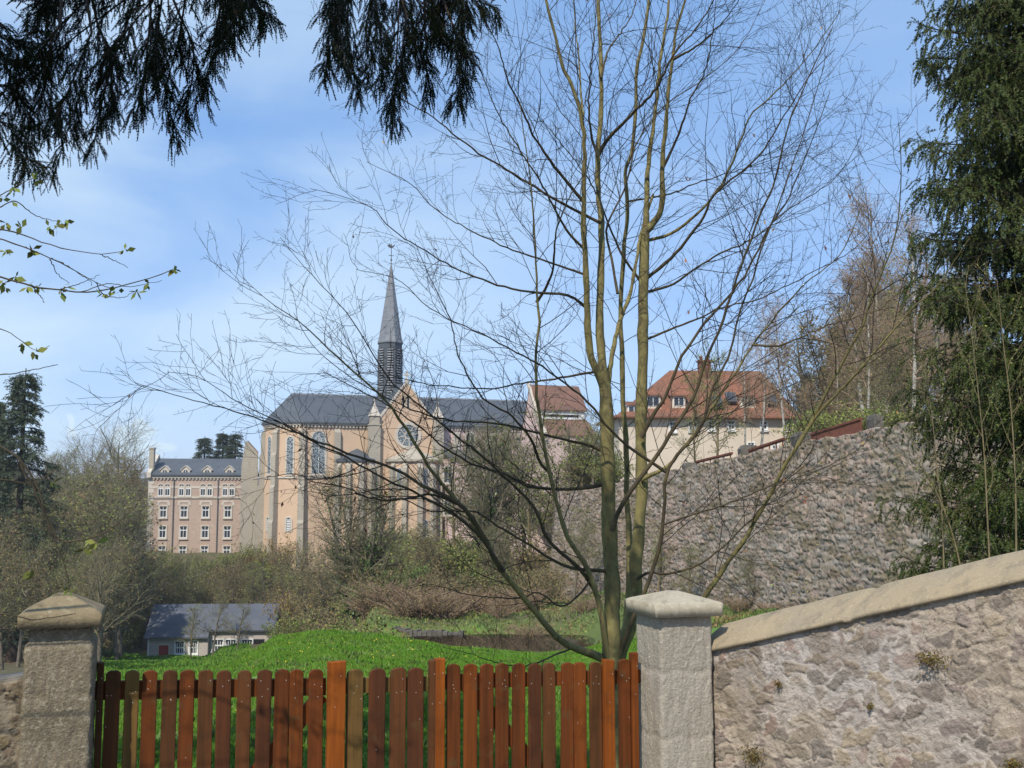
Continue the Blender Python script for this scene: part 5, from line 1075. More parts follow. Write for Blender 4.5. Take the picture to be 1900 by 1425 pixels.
    o = b.build('withered_leaves', M['deadleaf'], root); o['kind'] = 'stuff'
build_main_tree()

# ------------------------------------------------------------------ conifers
def shoot_template(n, rs, nl=0.13, spread=0.9, wid=0.016, flat=False):
    """a needle-clad shoot of length 1 along +x"""
    t = np.linspace(0.02, 1.0, n); a = np.arange(n) * 2.4 + rs.normal(0, 0.3, n); ang = spread * (1 - 0.55 * t)
    c, s = np.cos(a), np.sin(a) * (0.35 if flat else 1.0)
    d = np.stack([np.cos(ang), np.sin(ang) * c, np.sin(ang) * s], -1); L = nl * (1 - 0.3 * t)[:, None]
    p = np.stack([t * 0.92, 0 * t, 0 * t], -1); w = nrm(np.cross(d, np.stack([0 * t, -s, c], -1) + 1e-3)) * wid
    V = np.stack([p - w, p + w, p + d * L], 1).reshape(-1, 3)
    V = np.vstack([V, [[0, -0.012, 0], [0, 0.012, 0], [0.95, 0, 0.004]]]); return V, np.arange(len(V)).reshape(-1, 3)
def place(tV, tF, pos, dirs, scale, rs, b, m=0):
    n = len(pos); e1, e2 = frames(dirs); a = rs.uniform(0, 6.28, n)[:, None]; y = e1 * np.cos(a) + e2 * np.sin(a); z = np.cross(dirs, y); S = np.broadcast_to(scale, (n,))[:, None, None]
    V = pos[:, None, :] + S * (tV[None, :, 0:1] * dirs[:, None, :] + tV[None, :, 1:2] * y[:, None, :] + tV[None, :, 2:3] * z[:, None, :])
    b.add(V.reshape(-1, 3), (np.arange(n)[:, None, None] * len(tV) + tF[None]).reshape(-1, 3), m)
def clothe(b, P, per, L, tmpl, rs, t0=0.0, spread=0.5, m=0, droop=0.15):
    """needle shoots along paths"""
    n = len(P) * per; K = P.shape[1]; i = np.repeat(np.arange(len(P)), per); t = t0 + (1 - t0) * ((np.tile(np.arange(per), len(P)) + rs.random(n)) / per); x = t * (K - 1) * 0.9999; k = np.minimum(x.astype(int), K - 2); f = (x - k)[:, None]
    pos = P[i, k] * (1 - f) + P[i, k + 1] * f; d = nrm(P[i, k + 1] - P[i, k]) + rs.normal(0, spread, (n, 3)) * 0.6; d[:, 2] -= droop; place(*tmpl, pos, nrm(d), L * rs.uniform(0.6, 1.3, n), rs, b, m)
def build_big_spruce():
    rs = np.random.default_rng(5); bx, by = 7.3, 13.6; zb = g1(bx, by); root = thing('spruce_tree', 'tall dark green spruce with drooping boughs behind the right stone wall', 'tree', (bx, by, zb))
    H = 17.0; zt = zb + H
    P = resample(np.array([(bx, by, zb - 0.2), (bx + 0.05, by, zb + 5), (bx, by + 0.05, zb + 11), (bx, by, zt)]), 30); b = Batch(); b.tubes(P[None], np.linspace(0.2, 0.02, 30)[None], 10); b.build('trunk', M['sprucebark'], root, smooth=True)
    tm = shoot_template(15, rs, nl=0.27, wid=0.05)
    sk = Batch(); nd = Batch(); paths = []; zz = zb + 0.5; az = 0
    while zz < zt - 0.6:
        frac = (zz - zb) / H; Lb = 2.1 * (1 - frac ** 2.2) * 1.0 + 0.15
        for q in range(8):
            a = az + q * 6.283 / 8 + rs.normal(0, 0.25); L = Lb * rs.uniform(0.72, 1.12); d = np.array([math.cos(a), math.sin(a)]); t = np.linspace(0, 1, 12)
            sag = rs.uniform(0.18, 0.36); z = zz + L * (0.16 * t - sag * 1.5 * t ** 1.5 + sag * 1.05 * t ** 3) + rs.normal(0, 0.15)
            paths.append(np.stack([bx + d[0] * L * t, by + d[1] * L * t, z], -1))
        zz += rs.uniform(0.23, 0.31); az += 0.6
    P = np.stack(paths); Rb = np.broadcast_to(np.linspace(0.026, 0.006, 12), P.shape[:2]) * 1.0; sk.tubes(P, Rb, 5)
    C1, R1, t1 = spawn(P, Rb, 20, 0.12, 0.99, 0.66, 58, 6, rs, up=0.0, jit=0.08, rf=0.5, plen=0.45, az=0.0, droop=0.42); sk.tubes(C1, R1, 3)
    C2, R2, _ = spawn(C1, R1, 3, 0.2, 0.9, 0.34, 50, 4, rs, jit=0.1, rf=0.6, droop=0.8, plen=0.3)
    sk.build('branch', M['sprucebark'], root)
    clothe(nd, P, 8, 0.17, tm, rs, t0=0.35, spread=0.5); clothe(nd, C1, 5, 0.155, tm, rs, spread=0.4, droop=0.35); clothe(nd, C2, 3, 0.15, tm, rs, spread=0.35, droop=0.7)
    nd.build('foliage', M['needle'], root)
build_big_spruce()
def build_overhead_spruce():
    """spruce to the left of the viewer; its boughs hang into the top of the view"""
    rs = np.random.default_rng(9); bx, by = -6.2, 4.2; zb = g1(bx, by); root = thing('overhanging_spruce', 'dark hanging spruce boughs reaching in from a tree left of the view', 'tree', (bx, by, zb))
    b = Batch(); P = resample(np.array([(bx, by, zb - 0.2), (bx, by, 4), (bx, by, 12)]), 20); b.tubes(P[None], np.linspace(0.3, 0.06, 20)[None], 12); b.build('trunk', M['sprucebark'], root, smooth=True)
    tm = shoot_template(22, rs, nl=0.17, spread=1.0, wid=0.036)
    A = [[(330, -60), (250, 40), (160, 150), (100, 325)], [(350, -40), (330, 80), (305, 180), (318, 262)], [(420, -60), (400, 60), (375, 190)], [(300, -50), (150, 60), (40, 150), (-40, 200)], [(455, -60), (440, 10), (425, 65)], [(400, -50), (455, -5), (500, 28)], [(-60, 40), (20, 75), (60, 62)], [(200, -40), (110, 60), (70, 200), (40, 270)], [(250, 0), (200, 150), (172, 275)], [(-40, 90), (60, 130), (110, 190), (130, 240)], [(120, -40), (80, 20), (70, 0)], [(280, 20), (270, 120), (255, 200)], [(230, -50), (120, -10), (65, 10)], [(-50, 200), (20, 240), (40, 290), (75, 300)], [(330, 20), (360, 100), (345, 215)], [(380, -40), (420, 20), (405, 90)], [(170, 60), (130, 160), (95, 240)], [(-40, 150), (30, 170), (60, 225)], [(180, 40), (200, 100), (215, 210)], [(300, 0), (290, 90), (300, 160)], [(110, 50), (60, 110), (20, 120)]]
    B = [[(622, -70), (612, 50), (604, 138)], [(650, -60), (645, 60), (662, 180)], [(690, -50), (705, 60), (712, 150)], [(745, -40), (736, 100), (732, 238)], [(785, -40), (790, 80), (793, 180)], [(760, -20), (815, 55), (868, 100)], [(845, 60), (856, 110), (848, 190)], [(800, -40), (880, 0), (926, 15)], [(625, -60), (630, 40), (640, 120)], [(720, -50), (760, 30), (775, 110)], [(700, -50), (680, 50), (690, 140)], [(755, 30), (742, 120), (722, 200)], [(840, -50), (860, 20), (850, 55)], [(820, -50), (810, 30), (820, 75)]]
    def mass(paths, dd, la):
        sp = []
        for q in paths:
            d0 = dd + rs.normal(0, 0.35); p = resample(np.array(q, float), 14); d = d0 + np.linspace(0, rs.normal(0, 0.25), 14); sp.append(atn(p[:, 0], p[:, 1], d))
        P = np.stack(sp); limb = resample(np.array(la), 30); sk = Batch(); sk.tubes(limb[None], np.linspace(0.07, 0.022, 30)[None], 7)
        # connect every hanging spray to the limb
        for p in P:
            k = np.argmin(np.linalg.norm(limb - p[0] - [0, 0, 0.15], axis=1)); a = limb[max(k - 1, 0)]; m_ = (a + p[0]) / 2 + [0, 0, 0.08]; c = resample(np.array([a, m_, p[0]]), 8); sk.tubes(c[None], np.linspace(0.011, 0.007, 8)[None], 5)
        Rr = np.broadcast_to(np.linspace(0.007, 0.002, 14), P.shape[:2]); sk.tubes(P, Rr, 4)
        C1, R1, _ = spawn(P, Rr, 34, 0.02, 0.98, 0.17, 40, 6, rs, jit=0.12, rf=0.5, plen=0.5, droop=0.45); R1 = np.clip(R1, 0.0014, 0.004); sk.tubes(C1, R1, 3)
        C2, R2, _ = spawn(C1, R1, 3, 0.2, 1, 0.13, 40, 4, rs, jit=0.15, rf=0.7, droop=0.6); R2 = np.clip(R2, 0.0012, 0.003); sk.tubes(C2, R2, 3)
        S1, T1, _ = spawn(limb[None], np.linspace(0.07, 0.022, 30)[None], 90, 0.2, 1.0, 0.34, 60, 7, rs, jit=0.12, rf=0.2, plen=0.2, droop=0.45); T1 = np.clip(T1, 0.0015, 0.006); sk.tubes(S1, T1, 4)
        S2, T2, _ = spawn(S1, T1, 9, 0.1, 1.0, 0.13, 42, 4, rs, jit=0.14, rf=0.6, droop=0.4); T2 = np.clip(T2, 0.0012, 0.003); sk.tubes(S2, T2, 3)
        br = sk.build('bough', M['sprucebark'], root)
        nd = Batch(); clothe(nd, S1, 6, 0.085, tm, rs, spread=0.3); clothe(nd, S2, 3, 0.075, tm, rs, spread=0.3, droop=0.3); clothe(nd, P, 10, 0.085, tm, rs, spread=0.3); clothe(nd, C1, 4, 0.075, tm, rs, spread=0.3, droop=0.25); clothe(nd, C2, 2, 0.07, tm, rs, spread=0.25, droop=0.5)
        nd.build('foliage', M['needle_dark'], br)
    mass(A, 5.9, [(bx, by, 4.6), at(-300, -330, 5.2), at(60, -150, 5.8), at(300, -95, 6.0), at(500, -85, 6.2)])
    mass(B, 6.3, [(bx, by, 5.2), at(-150, -420, 5.4), at(400, -240, 6.2), at(650, -130, 6.4), at(830, -90, 6.5)])
    # unseen boughs added above the view to keep the hanging ones in shade
    tb = shoot_template(8, rs, nl=0.5, spread=1.0, wid=0.09); sk = Batch(); nd = Batch(); ps = []; t = np.linspace(0, 1, 12)
    for q in range(120):
        ex, ey = rs.uniform(-4.4, -0.9), rs.uniform(2.9, 5.2); ez = 2.35 + 0.46 * ey + rs.uniform(0.0, 1.0) - (ey < 4) * 0.0; z0 = rs.uniform(4.4, 6.2)
        p = np.stack([bx + (ex - bx) * t, by + (ey - by) * t, z0 + (ez - z0) * t + 0.35 * np.sin(t * 3.1)], -1); p[:, 2] = np.maximum(p[:, 2], 4.0 + 0.0 * t); ps.append(p)
    for z in np.arange(6.2, 11.5, 0.5):
        for q in range(5):
            a = rs.uniform(-0.25, 3.4); L = 3.9 * (1 - (z - 3) / 11) * rs.uniform(0.7, 1.1); ps.append(np.stack([bx + math.cos(a) * L * t, by + math.sin(a) * L * t, z + L * (0.2 * t - 0.3 * t ** 2)], -1))
    P = np.stack(ps); Rr = np.broadcast_to(np.linspace(0.03, 0.006, 12), P.shape[:2]); sk.tubes(P, Rr, 5); C1, R1, _ = spawn(P, Rr, 14, 0.3, 1, 0.6, 55, 4, rs, jit=0.1, rf=0.4, az=0.0, droop=0.25); sk.tubes(C1, R1, 3)
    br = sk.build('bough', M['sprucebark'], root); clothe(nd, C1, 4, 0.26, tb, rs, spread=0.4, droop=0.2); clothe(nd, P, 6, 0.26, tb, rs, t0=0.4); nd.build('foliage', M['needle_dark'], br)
build_overhead_spruce()

# ------------------------------------------------------------------ budding twigs reaching in from the left
def build_budding_tree():
    rs = np.random.default_rng(12); bx, by = -3.7, 4.4; zb = g1(bx, by); root = thing('budding_tree', 'thin brown twigs with fresh green buds reaching in from the left edge', 'tree', (bx, by, zb))
    b = Batch(); tr = resample(np.array([(bx, by, zb - 0.1), (bx + 0.05, by, 0.3), (bx - 0.1, by + 0.1, 2.6)]), 16); b.tubes(tr[None], np.linspace(0.045, 0.015, 16)[None], 8); b.build('trunk', M['branch'], root, smooth=True)
    TW = [(4.3, 5, 1.5, [(-160, 470), (-60, 495), (0, 513), (60, 531), (100, 537), (150, 543), (195, 538), (230, 530), (280, 515), (322, 500)]),
          (4.35, 4, 1.3, [(-160, 420), (-60, 435), (0, 443), (45, 458), (95, 480), (135, 500), (175, 522), (213, 537)]),
          (4.4, 4, 1.2, [(-160, 405), (-50, 422), (0, 426), (25, 430), (80, 450), (130, 464), (190, 472), (225, 466)]),
          (4.4, 2.5, 1.0, [(0, 385), (28, 373), (60, 396), (90, 408), (115, 412)]), (4.4, 3.5, 1.3, [(-80, 400), (0, 362), (30, 345), (66, 327)]),
          (4.3, 2.5, 1.0, [(-90, 590), (0, 610), (40, 632), (66, 650), (92, 642)]), (4.2, 3.2, 1.4, [(-80, 700), (0, 696), (50, 688), (108, 677)]),
          (3.9, 6, 1.8, [(-120, 790), (0, 828), (40, 858), (70, 905), (95, 990), (120, 1050), (130, 1095)]), (3.9, 5, 1.5, [(40, 862), (70, 925), (110, 1000), (160, 1000), (200, 985), (235, 955), (252, 938)]),
          (4.1, 4, 1.4, [(-120, 870), (0, 890), (60, 897), (90, 880), (105, 868)]), (4.0, 4, 1.5, [(-150, 1165), (0, 1140), (60, 1150), (140, 1138)]), (4.35, 2, 0.9, [(95, 480), (120, 490), (165, 520), (170, 530)]), (4.3, 2, 0.9, [(150, 543), (200, 526), (240, 532), (300, 521)]),
          (4.3, 2, 0.9, [(60, 531), (75, 550), (82, 562)]), (4.3, 2, 0.9, [(110, 538), (150, 525), (185, 510)]), (4.3, 2, 0.9, [(178, 523), (190, 545), (225, 552), (255, 538)]), (4.4, 2, 0.9, [(186, 472), (215, 485), (237, 495)]), (4.3, 2, 0.9, [(93, 480), (108, 510), (130, 525)])]
    tips = []; paths = []
    for q, (d, w0, w1, pts) in enumerate(TW):
        p = resample(np.array(pts, float), 22); W = atn(p[:, 0], p[:, 1], d + rs.normal(0, 0.05) + np.linspace(0, 0.15, 22)); W += rs.normal(0, 0.0015, W.shape); b = Batch(); r = np.linspace(w0, w1, 22) * d / F / 2 * (1 + 0.15 * (np.arange(22) % 5 == 0)); b.tubes(W[None], r[None], 6)
        if pts[0][0] < -10:
            c = resample(np.array([tr[int(np.clip((W[0, 2] + 1.7) / 4.3 * 15 - 1, 0, 15))], W[0]]), 6); b.tubes(c[None], np.linspace(r[0] * 1.6, r[0], 6)[None], 6)
        b.build('twig', M['branch'], root, smooth=True); paths.append(W)
    buds = [(66, 335, 4.3), (23, 372, 4.4), (5, 368, 4.4), (10, 413, 4.4), (40, 420, 4.4), (90, 420, 4.4), (103, 420, 4.4), (120, 411, 4.4), (232, 466, 4.4), (60, 463, 4.4), (58, 468, 4.4), (12, 467, 4.4), (5, 524, 4.3), (27, 515, 4.3), (10, 533, 4.3), (52, 533, 4.3), (64, 533, 4.3), (112, 541, 4.3), (122, 530, 4.3), (190, 546, 4.3), (218, 540, 4.3), (255, 541, 4.3), (277, 525, 4.3), (322, 500, 4.3), (43, 637, 4.3), (65, 655, 4.3), (128, 1095, 3.95), (158, 1018, 3.95), (180, 1008, 3.95), (60, 1058, 3.95), (95, 893, 4.1), (205, 540, 4.3), (70, 533, 4.3), (24, 347, 4.4)]
    lf = Batch()
    for (px, py, d) in buds:
        c = np.array(at(px, py, d + 0.1)); n = rs.integers(4, 7); dirs = rs.normal(0, 1, (n, 3)); dirs[:, 2] -= 0.5; lf.leaves(np.repeat(c[None], n, 0) + rs.normal(0, 0.004, (n, 3)), 0.036, rs, 0, 0.55, dirs=dirs)
    o = lf.build('bud_leaves', M['budleaf'], root); o['kind'] = 'stuff'
build_budding_tree()

# ------------------------------------------------------------------ grass of the mound and the near field
def build_grass():
    rs = np.random.default_rng(3); n = 520000
    px = rs.uniform(130, 1240, n); d = 6.6 + 33 * rs.random(n) ** 1.25
    b = np.arctan((px - 950) / F); x = d * np.tan(b); y = d; z = ground(x, y)
    keep = (fbm(x * 0.9, y * 0.9, 3, 5) > 0.2); x, y, z, d = x[keep], y[keep], z[keep], d[keep]; n = len(x)
    h = (0.040 + 0.045 * vnoise(x * 1.1, y * 1.1, 8) ** 1.5) * rs.uniform(0.6, 1.3, n); w = 0.0025 + 0.00036 * d
    a = rs.uniform(0, 6.28, n); lean = rs.normal(0, 0.45, (n, 2)) * h[:, None]
    p = np.stack([x, y, z - 0.01], -1); s = np.stack([np.cos(a), np.sin(a), 0 * a], -1) * w[:, None]; t = p + np.stack([lean[:, 0], lean[:, 1], h], -1)
    V = np.stack([p - s, p + s, t], 1).reshape(-1, 3)
    o = mesh_np('grass', V, [np.arange(len(V)).reshape(-1, 3)], M['blade']); tag(o, 'short bright green grass on the mound behind the gate', 'grass', kind='stuff')
    n = 90000; px = rs.uniform(170, 475, n); d = 40 + 96 * rs.random(n) ** 0.8; x = d * (px - 950) / F; z = ground(x, d); keep = fbm(x * 0.12, d * 0.12, 3, 15) > 0.22; x, d, z = x[keep], d[keep], z[keep]; n = len(x); a = rs.uniform(0, 6.28, n); h = rs.uniform(0.10, 0.26, n); w = 0.0009 * d
    p = np.stack([x, d, z - 0.01], -1); sd = np.stack([np.cos(a), np.sin(a), 0 * a], -1) * w[:, None]; tt = p + np.stack([rs.normal(0, 0.1, n), rs.normal(0, 0.1, n), h], -1)
    V = np.stack([p - sd, p + sd, tt], 1).reshape(-1, 3); o = mesh_np('field_grass', V, [np.arange(len(V)).reshape(-1, 3)], M['blade']); tag(o, 'green grass of the sloping field before the cottage', 'grass', kind='stuff')
    # coarser tufts and dandelions
    b = Batch(); m_ = 380; px = rs.uniform(200, 1150, m_); d = rs.uniform(12, 32, m_); x = d * (px - 950) / F; z = ground(x, d)
    k = 14; xx = np.repeat(x, k) + rs.normal(0, 0.09, m_ * k); yy = np.repeat(d, k) + rs.normal(0, 0.09, m_ * k); zz = ground(xx, yy); dirs = rs.normal(0, 0.5, (m_ * k, 3)); dirs[:, 2] = 1
    b.leaves(np.stack([xx, yy, zz], -1), 0.10, rs, 0, 0.25, dirs=dirs); o = b.build('coarse_tufts', [M['greenleaf']]); tag(o, 'darker coarse leafy tufts scattered over the green mound', 'weeds', kind='stuff')
    b = Batch(); m_ = 90; px = rs.uniform(400, 900, m_); d = rs.uniform(14, 30, m_); x = d * (px - 950) / F; z = ground(x, d) + 0.06
    for q in range(3): b.leaves(np.stack([x, d, z], -1), 0.022, rs, 0, 1.0)
    o = b.build('dandelions', [M['dandelion']]); tag(o, 'tiny yellow dandelion heads dotted over the green mound', 'flowers', kind='stuff')
build_grass()
def build_bank_cover():
    rs = np.random.default_rng(23); b = Batch()
    n = 60000; px = rs.uniform(640, 1560, n); d = rs.uniform(42, 101, n); x = d * (px - 950) / F; k = (x < wall_x(d) - 0.6) & (((x - 0.2) / 9.5) ** 2 + ((d - 56.2) / 6.2) ** 2 > 1.0); x, d = x[k], d[k]
    nz = fbm(x * 0.35, d * 0.35, 4, 61); z = ground(x, d)
    for m_, sel, sz in ((0, nz < 0.44, 0.20), (1, (nz >= 0.44) & (nz < 0.52), 0.17), (2, nz >= 0.50, 0.19)):
        dirs = rs.normal(0, 0.6, (sel.sum(), 3)); dirs[:, 2] = np.abs(dirs[:, 2]) + (0.3 if m_ == 0 else 0.8); b.leaves(np.stack([x, d, z], -1)[sel], sz, rs, m_, 0.4, dirs=dirs)
    o = b.build('bank_cover', [M['brownleaf'], M['olive'], M['greenleaf']]); tag(o, 'brown dead stalks and low green growth on the banks of the pond', 'ground cover', kind='stuff')
    # low stone edging on the far left side of the pond
    m = MB(); pts = [(690, 66.5), (730, 64.8), (775, 63.2), (820, 62.6), (862, 62.4)]
    P = resample(np.array([((px - 950) / F * d, d) for px, d in pts]), 26)
    for i in range(25):
        a, c = P[i], P[i + 1]; e = (c - a) / np.linalg.norm(c - a); q = np.array([-e[1], e[0]]) * 0.22; a2 = a + e * 0.02; h = -7.60 + rs.uniform(-0.05, 0.06); lo = -8.6
        V = [(*(a2 - q), lo), (*(c - q), lo), (*(c + q), lo), (*(a2 + q), lo), (*(a2 - q), h), (*(c - q), h + rs.uniform(-.03, .03)), (*(c + q), h), (*(a2 + q), h)]
        m.add(V, [(0, 3, 2, 1), (4, 5, 6, 7), (0, 1, 5, 4), (1, 2, 6, 5), (2, 3, 7, 6), (3, 0, 4, 7)])
    o = m.build('pond_edging', M['edging']); tag(o, 'low grey stone edging along the far left side of the pond', 'stone edging')
build_bank_cover()
# moss cushions on the near wall
def build_moss():
    rs = np.random.default_rng(8); b = Batch()
    for (px, py, rx, rz, n) in ((1735, 1222, 0.055, 0.02, 500), (1402, 1400, 0.05, 0.03, 500), (1885, 1420, 0.03, 0.02, 250), (1450, 1268, 0.012, 0.008, 80), (1618, 1310, 0.01, 0.007, 60)):
        r = np.array(at(px, py, 1.0)); tt = (WA.dot(nw_)) / (r[:2].dot(nw_)); c = r * tt; c[:2] += nw_ * 0.03
        p = c + np.stack([ew[0] * rs.normal(0, rx, n), ew[1] * rs.normal(0, rx, n), rs.normal(0, rz, n)], -1); p[:, :2] += nw_ * rs.uniform(-0.02, 0.012, n)[:, None]
        b.leaves(p, 0.014, rs, 0, 0.5)
    o = b.build('moss', M['moss'], root_w); o['kind'] = 'stuff'
build_moss()

# ------------------------------------------------------------------ bare woods, bushes, far conifers: prototypes and copies
def proto_tree(seed, h, r0, n1, n2, n3, spread, crown0, bark, twigm, tr, leafm=None, nleaf=0, lsize=0.25, ivy=0, lean=0.3, up=0.06, name='bare_tree', tw=0.011, stems=1, cat='tree'):
    rs = np.random.default_rng(seed); root = thing(name, 'tree', cat, (0, 0, 0)); b = Batch(); Ps, Rs = [], []
    for q in range(stems):
        sx, sy = rs.normal(0, 0.25, 2) if stems > 1 else (0, 0); lx, ly = rs.normal(0, lean, 2) * (2.2 if stems > 1 else 1)
        t = np.linspace(0, 1, 14); P = np.stack([sx + lx * t * h * 0.18 + 0.12 * np.sin(t * 5 + seed + q), sy + ly * t * h * 0.18 + 0.12 * np.cos(t * 4 + seed), t * h * rs.uniform(0.85, 1.0) - 0.3 * (t == 0)], -1); Ps.append(P); Rs.append(r0 * (1 - t) ** 0.8 + 0.018)
    P = np.stack(Ps); Rr = np.stack(Rs); b.tubes(P, Rr, 7); b.build('trunk', bark, root, smooth=True)
    b = Batch(); C1, R1, t1 = spawn(P, Rr, n1, crown0, 1.0, spread, 48, 8, rs, up=up, jit=0.13, rf=0.5, plen=0.55, taper=0.3); R1 = np.clip(R1, 0.02, 0.12); b.tubes(C1, R1, 4)
    C2, R2, _ = spawn(C1, R1, n2, 0.15, 1, spread * 0.42, 44, 6, rs, up=up * 0.6, jit=0.15, rf=0.6, plen=0.4); R2 = np.clip(R2, tw * 0.9, 0.05); b.tubes(C2, R2, 3)
    C3, R3, _ = spawn(C2, R2, n3, 0.15, 1, spread * 0.20, 42, 4, rs, up=up * 0.5 - tr, jit=0.15, rf=0.6, droop=tr * 2); R3 = np.clip(R3, tw * 0.55, tw); b.tubes(C3, R3, 3)
    if nleaf:
        p, d = pts_on(C3, nleaf, rs); b.leaves(p, lsize, rs, 1, 0.6); b.build('crown', [twigm, leafm], root)
    else: b.build('crown', [twigm], root)
    if ivy:
        iv = Batch(); p, d = pts_on(P, ivy, rs, 0.02, 0.62); p = p + rs.normal(0, 1, p.shape) * np.array([0.26, 0.26, 0.2]); iv.leaves(p, 0.26, rs, 0, 0.7)
        p, d = pts_on(C1, ivy // 4, rs, 0.0, 0.4); iv.leaves(p + rs.normal(0, 0.15, p.shape), 0.22, rs, 0, 0.7); iv.build('ivy', M['ivy'], root)
    return root
def proto_bush(seed, h, w, ns, n2, leafm, nleaf, lsize, twigm, name='bush', cat='bush'):
    rs = np.random.default_rng(seed); root = thing(name, 'bush', cat, (0, 0, 0)); b = Batch(); t = np.linspace(0, 1, 8); Ps = []
    for q in range(ns):
        a = rs.uniform(0, 6.28); o = rs.uniform(0, 1) ** 0.7 * w; Ps.append(np.stack([math.cos(a) * (0.2 * w * rs.random() + o * t ** 1.4), math.sin(a) * (0.2 * w * rs.random() + o * t ** 1.4), h * rs.uniform(0.55, 1.0) * t ** 0.8 - 0.4 * (t == 0)], -1))
    P = np.stack(Ps); Rr = np.broadcast_to(np.linspace(0.035, 0.012, 8), P.shape[:2]); b.tubes(P, Rr, 4)
    C1, R1, _ = spawn(P, Rr, n2, 0.15, 1, h * 0.42, 42, 5, rs, up=0.08, jit=0.16, rf=0.6); b.tubes(C1, np.clip(R1, 0.008, 0.02), 3)
    C2, R2, _ = spawn(C1, R1, 4, 0.15, 1, h * 0.18, 42, 4, rs, up=0.05, jit=0.16, rf=0.6); b.tubes(C2, np.clip(R2, 0.006, 0.012), 3); b.build('stems', [twigm], root)
    if nleaf: lf = Batch(); p, d = pts_on(C2, nleaf, rs, 0.0, 1.0); lf.leaves(p + rs.normal(0, lsize * 0.5, p.shape), lsize, rs, 0, 0.65); lf.build('foliage', [leafm], root)
    return root
def proto_conifer(seed, h, rad, mat_=None, name='conifer'):
    rs = np.random.default_rng(seed); root = thing(name, 'conifer', 'conifer', (0, 0, 0)); t = np.linspace(0, 1, 10); P = np.stack([0 * t, 0 * t, h * t], -1); b = Batch(); b.tubes(P[None], np.linspace(0.28, 0.02, 10)[None], 7); b.build('trunk', M['sprucebark'], root)
    ps = []; z = h * 0.06
    while z < h * 0.985:
        fr = z / h; L = rad * (1 - fr) ** 1.0 * 1.15 + 0.03
        for q in range(7):
            a = rs.uniform(0, 6.28); l = L * rs.uniform(0.65, 1.2); s = np.linspace(0, 1, 6); ps.append(np.stack([math.cos(a) * l * s, math.sin(a) * l * s, z + l * (0.25 * s - 0.45 * s ** 1.6) + rs.normal(0, 0.1)], -1))
        z += h * 0.026 + 0.05
    P = np.stack(ps); Rr = np.full(P.shape[:2], 0.02); tm = shoot_template(6, rs, nl=0.55, spread=0.9, wid=0.09); nd = Batch(); nd.tubes(P, Rr, 3)
    C1, R1, _ = spawn(P, Rr, 7, 0.2, 1.0, rad * 0.22, 55, 4, rs, jit=0.1, az=0.0, droop=0.4); clothe(nd, C1, 4, 0.26, tm, rs, spread=0.5, droop=0.4); clothe(nd, P, 6, 0.26, tm, rs, t0=0.2)
    nd.build('foliage', [mat_ or M['needle_far']], root); return root
FREE = {}
def plant(kind, px, d, scale, label, cat, group=None, rs=np.random.default_rng(77), sink=0.1, sxy=None, zoff=0.0):
    """the first use places the prototype itself, later uses copy it with its parts"""
    o = PROTO[kind]
    if kind in FREE: o = copy_tree(o)
    FREE[kind] = 1
    x = (px - 950) / F * d; z = g1(x, d) - sink + zoff
    o.location = (x, d, z); s = sxy or scale; o.scale = (s, s, scale); o.rotation_euler = (0, 0, rs.uniform(0, 6.28)); tag(o, label, cat, group)
    if not group and 'group' in o.keys(): del o['group']
    return o
PROTO = {
 'wood0': proto_tree(101, 12, 0.20, 26, 9, 6, 4.6, 0.25, M['farbark'], M['fartwig'], 0.0, M['olive'], 1500, 0.17),
 'wood1': proto_tree(102, 12, 0.17, 24, 9, 6, 4.0, 0.3, M['farbark'], M['fartwig'], 0.0, M['olive'], 700, 0.16),
 'wood2': proto_tree(103, 12, 0.22, 28, 9, 6, 5.0, 0.22, M['farbark'], M['fartwig'], 0.02, M['brownleaf'], 1800, 0.2),
 'oak': proto_tree(104, 12, 0.26, 22, 9, 5, 6.0, 0.32, M['farbark'], M['fartwig'], 0.0, lean=0.2, up=0.09),
 'birch0': proto_tree(105, 14, 0.14, 40, 9, 5, 3.4, 0.3, M['birchbark'], M['fartwig_red'], 0.12, M['brownleaf'], 500, 0.12, name='birch_tree', tw=0.009),
 'birch1': proto_tree(106, 14, 0.12, 36, 9, 5, 3.0, 0.34, M['birchbark'], M['fartwig_red'], 0.12, name='birch_tree', tw=0.009, lean=0.45),
 'ivytree': proto_tree(107, 11, 0.20, 24, 8, 5, 4.4, 0.25, M['farbark'], M['fartwig'], 0.0, M['olive'], 500, 0.13, ivy=1900, name='ivy_tree', stems=4),
 'slender': proto_tree(108, 10, 0.11, 22, 8, 5, 2.8, 0.2, M['straw'], M['fartwig'], 0.0, M['olive'], 1300, 0.13, name='budding_tree', tw=0.008),
 'bush0': proto_bush(111, 3.2, 2.2, 26, 7, M['olive'], 2600, 0.16, M['fartwig']),
 'bush1': proto_bush(112, 3.0, 2.4, 28, 7, M['brownleaf'], 1300, 0.16, M['fartwig']),
 'bush2': proto_bush(113, 2.6, 2.0, 24, 7, M['greenleaf'], 2600, 0.15, M['fartwig']),
 'bush3': proto_bush(114, 3.2, 1.8, 26, 7, M['yellowleaf'], 1400, 0.13, M['fartwig_red']),
 'bush4': proto_bush(115, 1.6, 1.2, 20, 6, M['redleaf'], 1500, 0.10, M['fartwig_red']),
 'bramble': proto_bush(116, 1.6, 2.2, 30, 7, M['brownleaf'], 500, 0.10, M['fartwig_red'], name='bramble', cat='bramble'),
 'conifer0': proto_conifer(121, 15, 3.0), 'conifer1': proto_conifer(122, 15, 2.3),
}
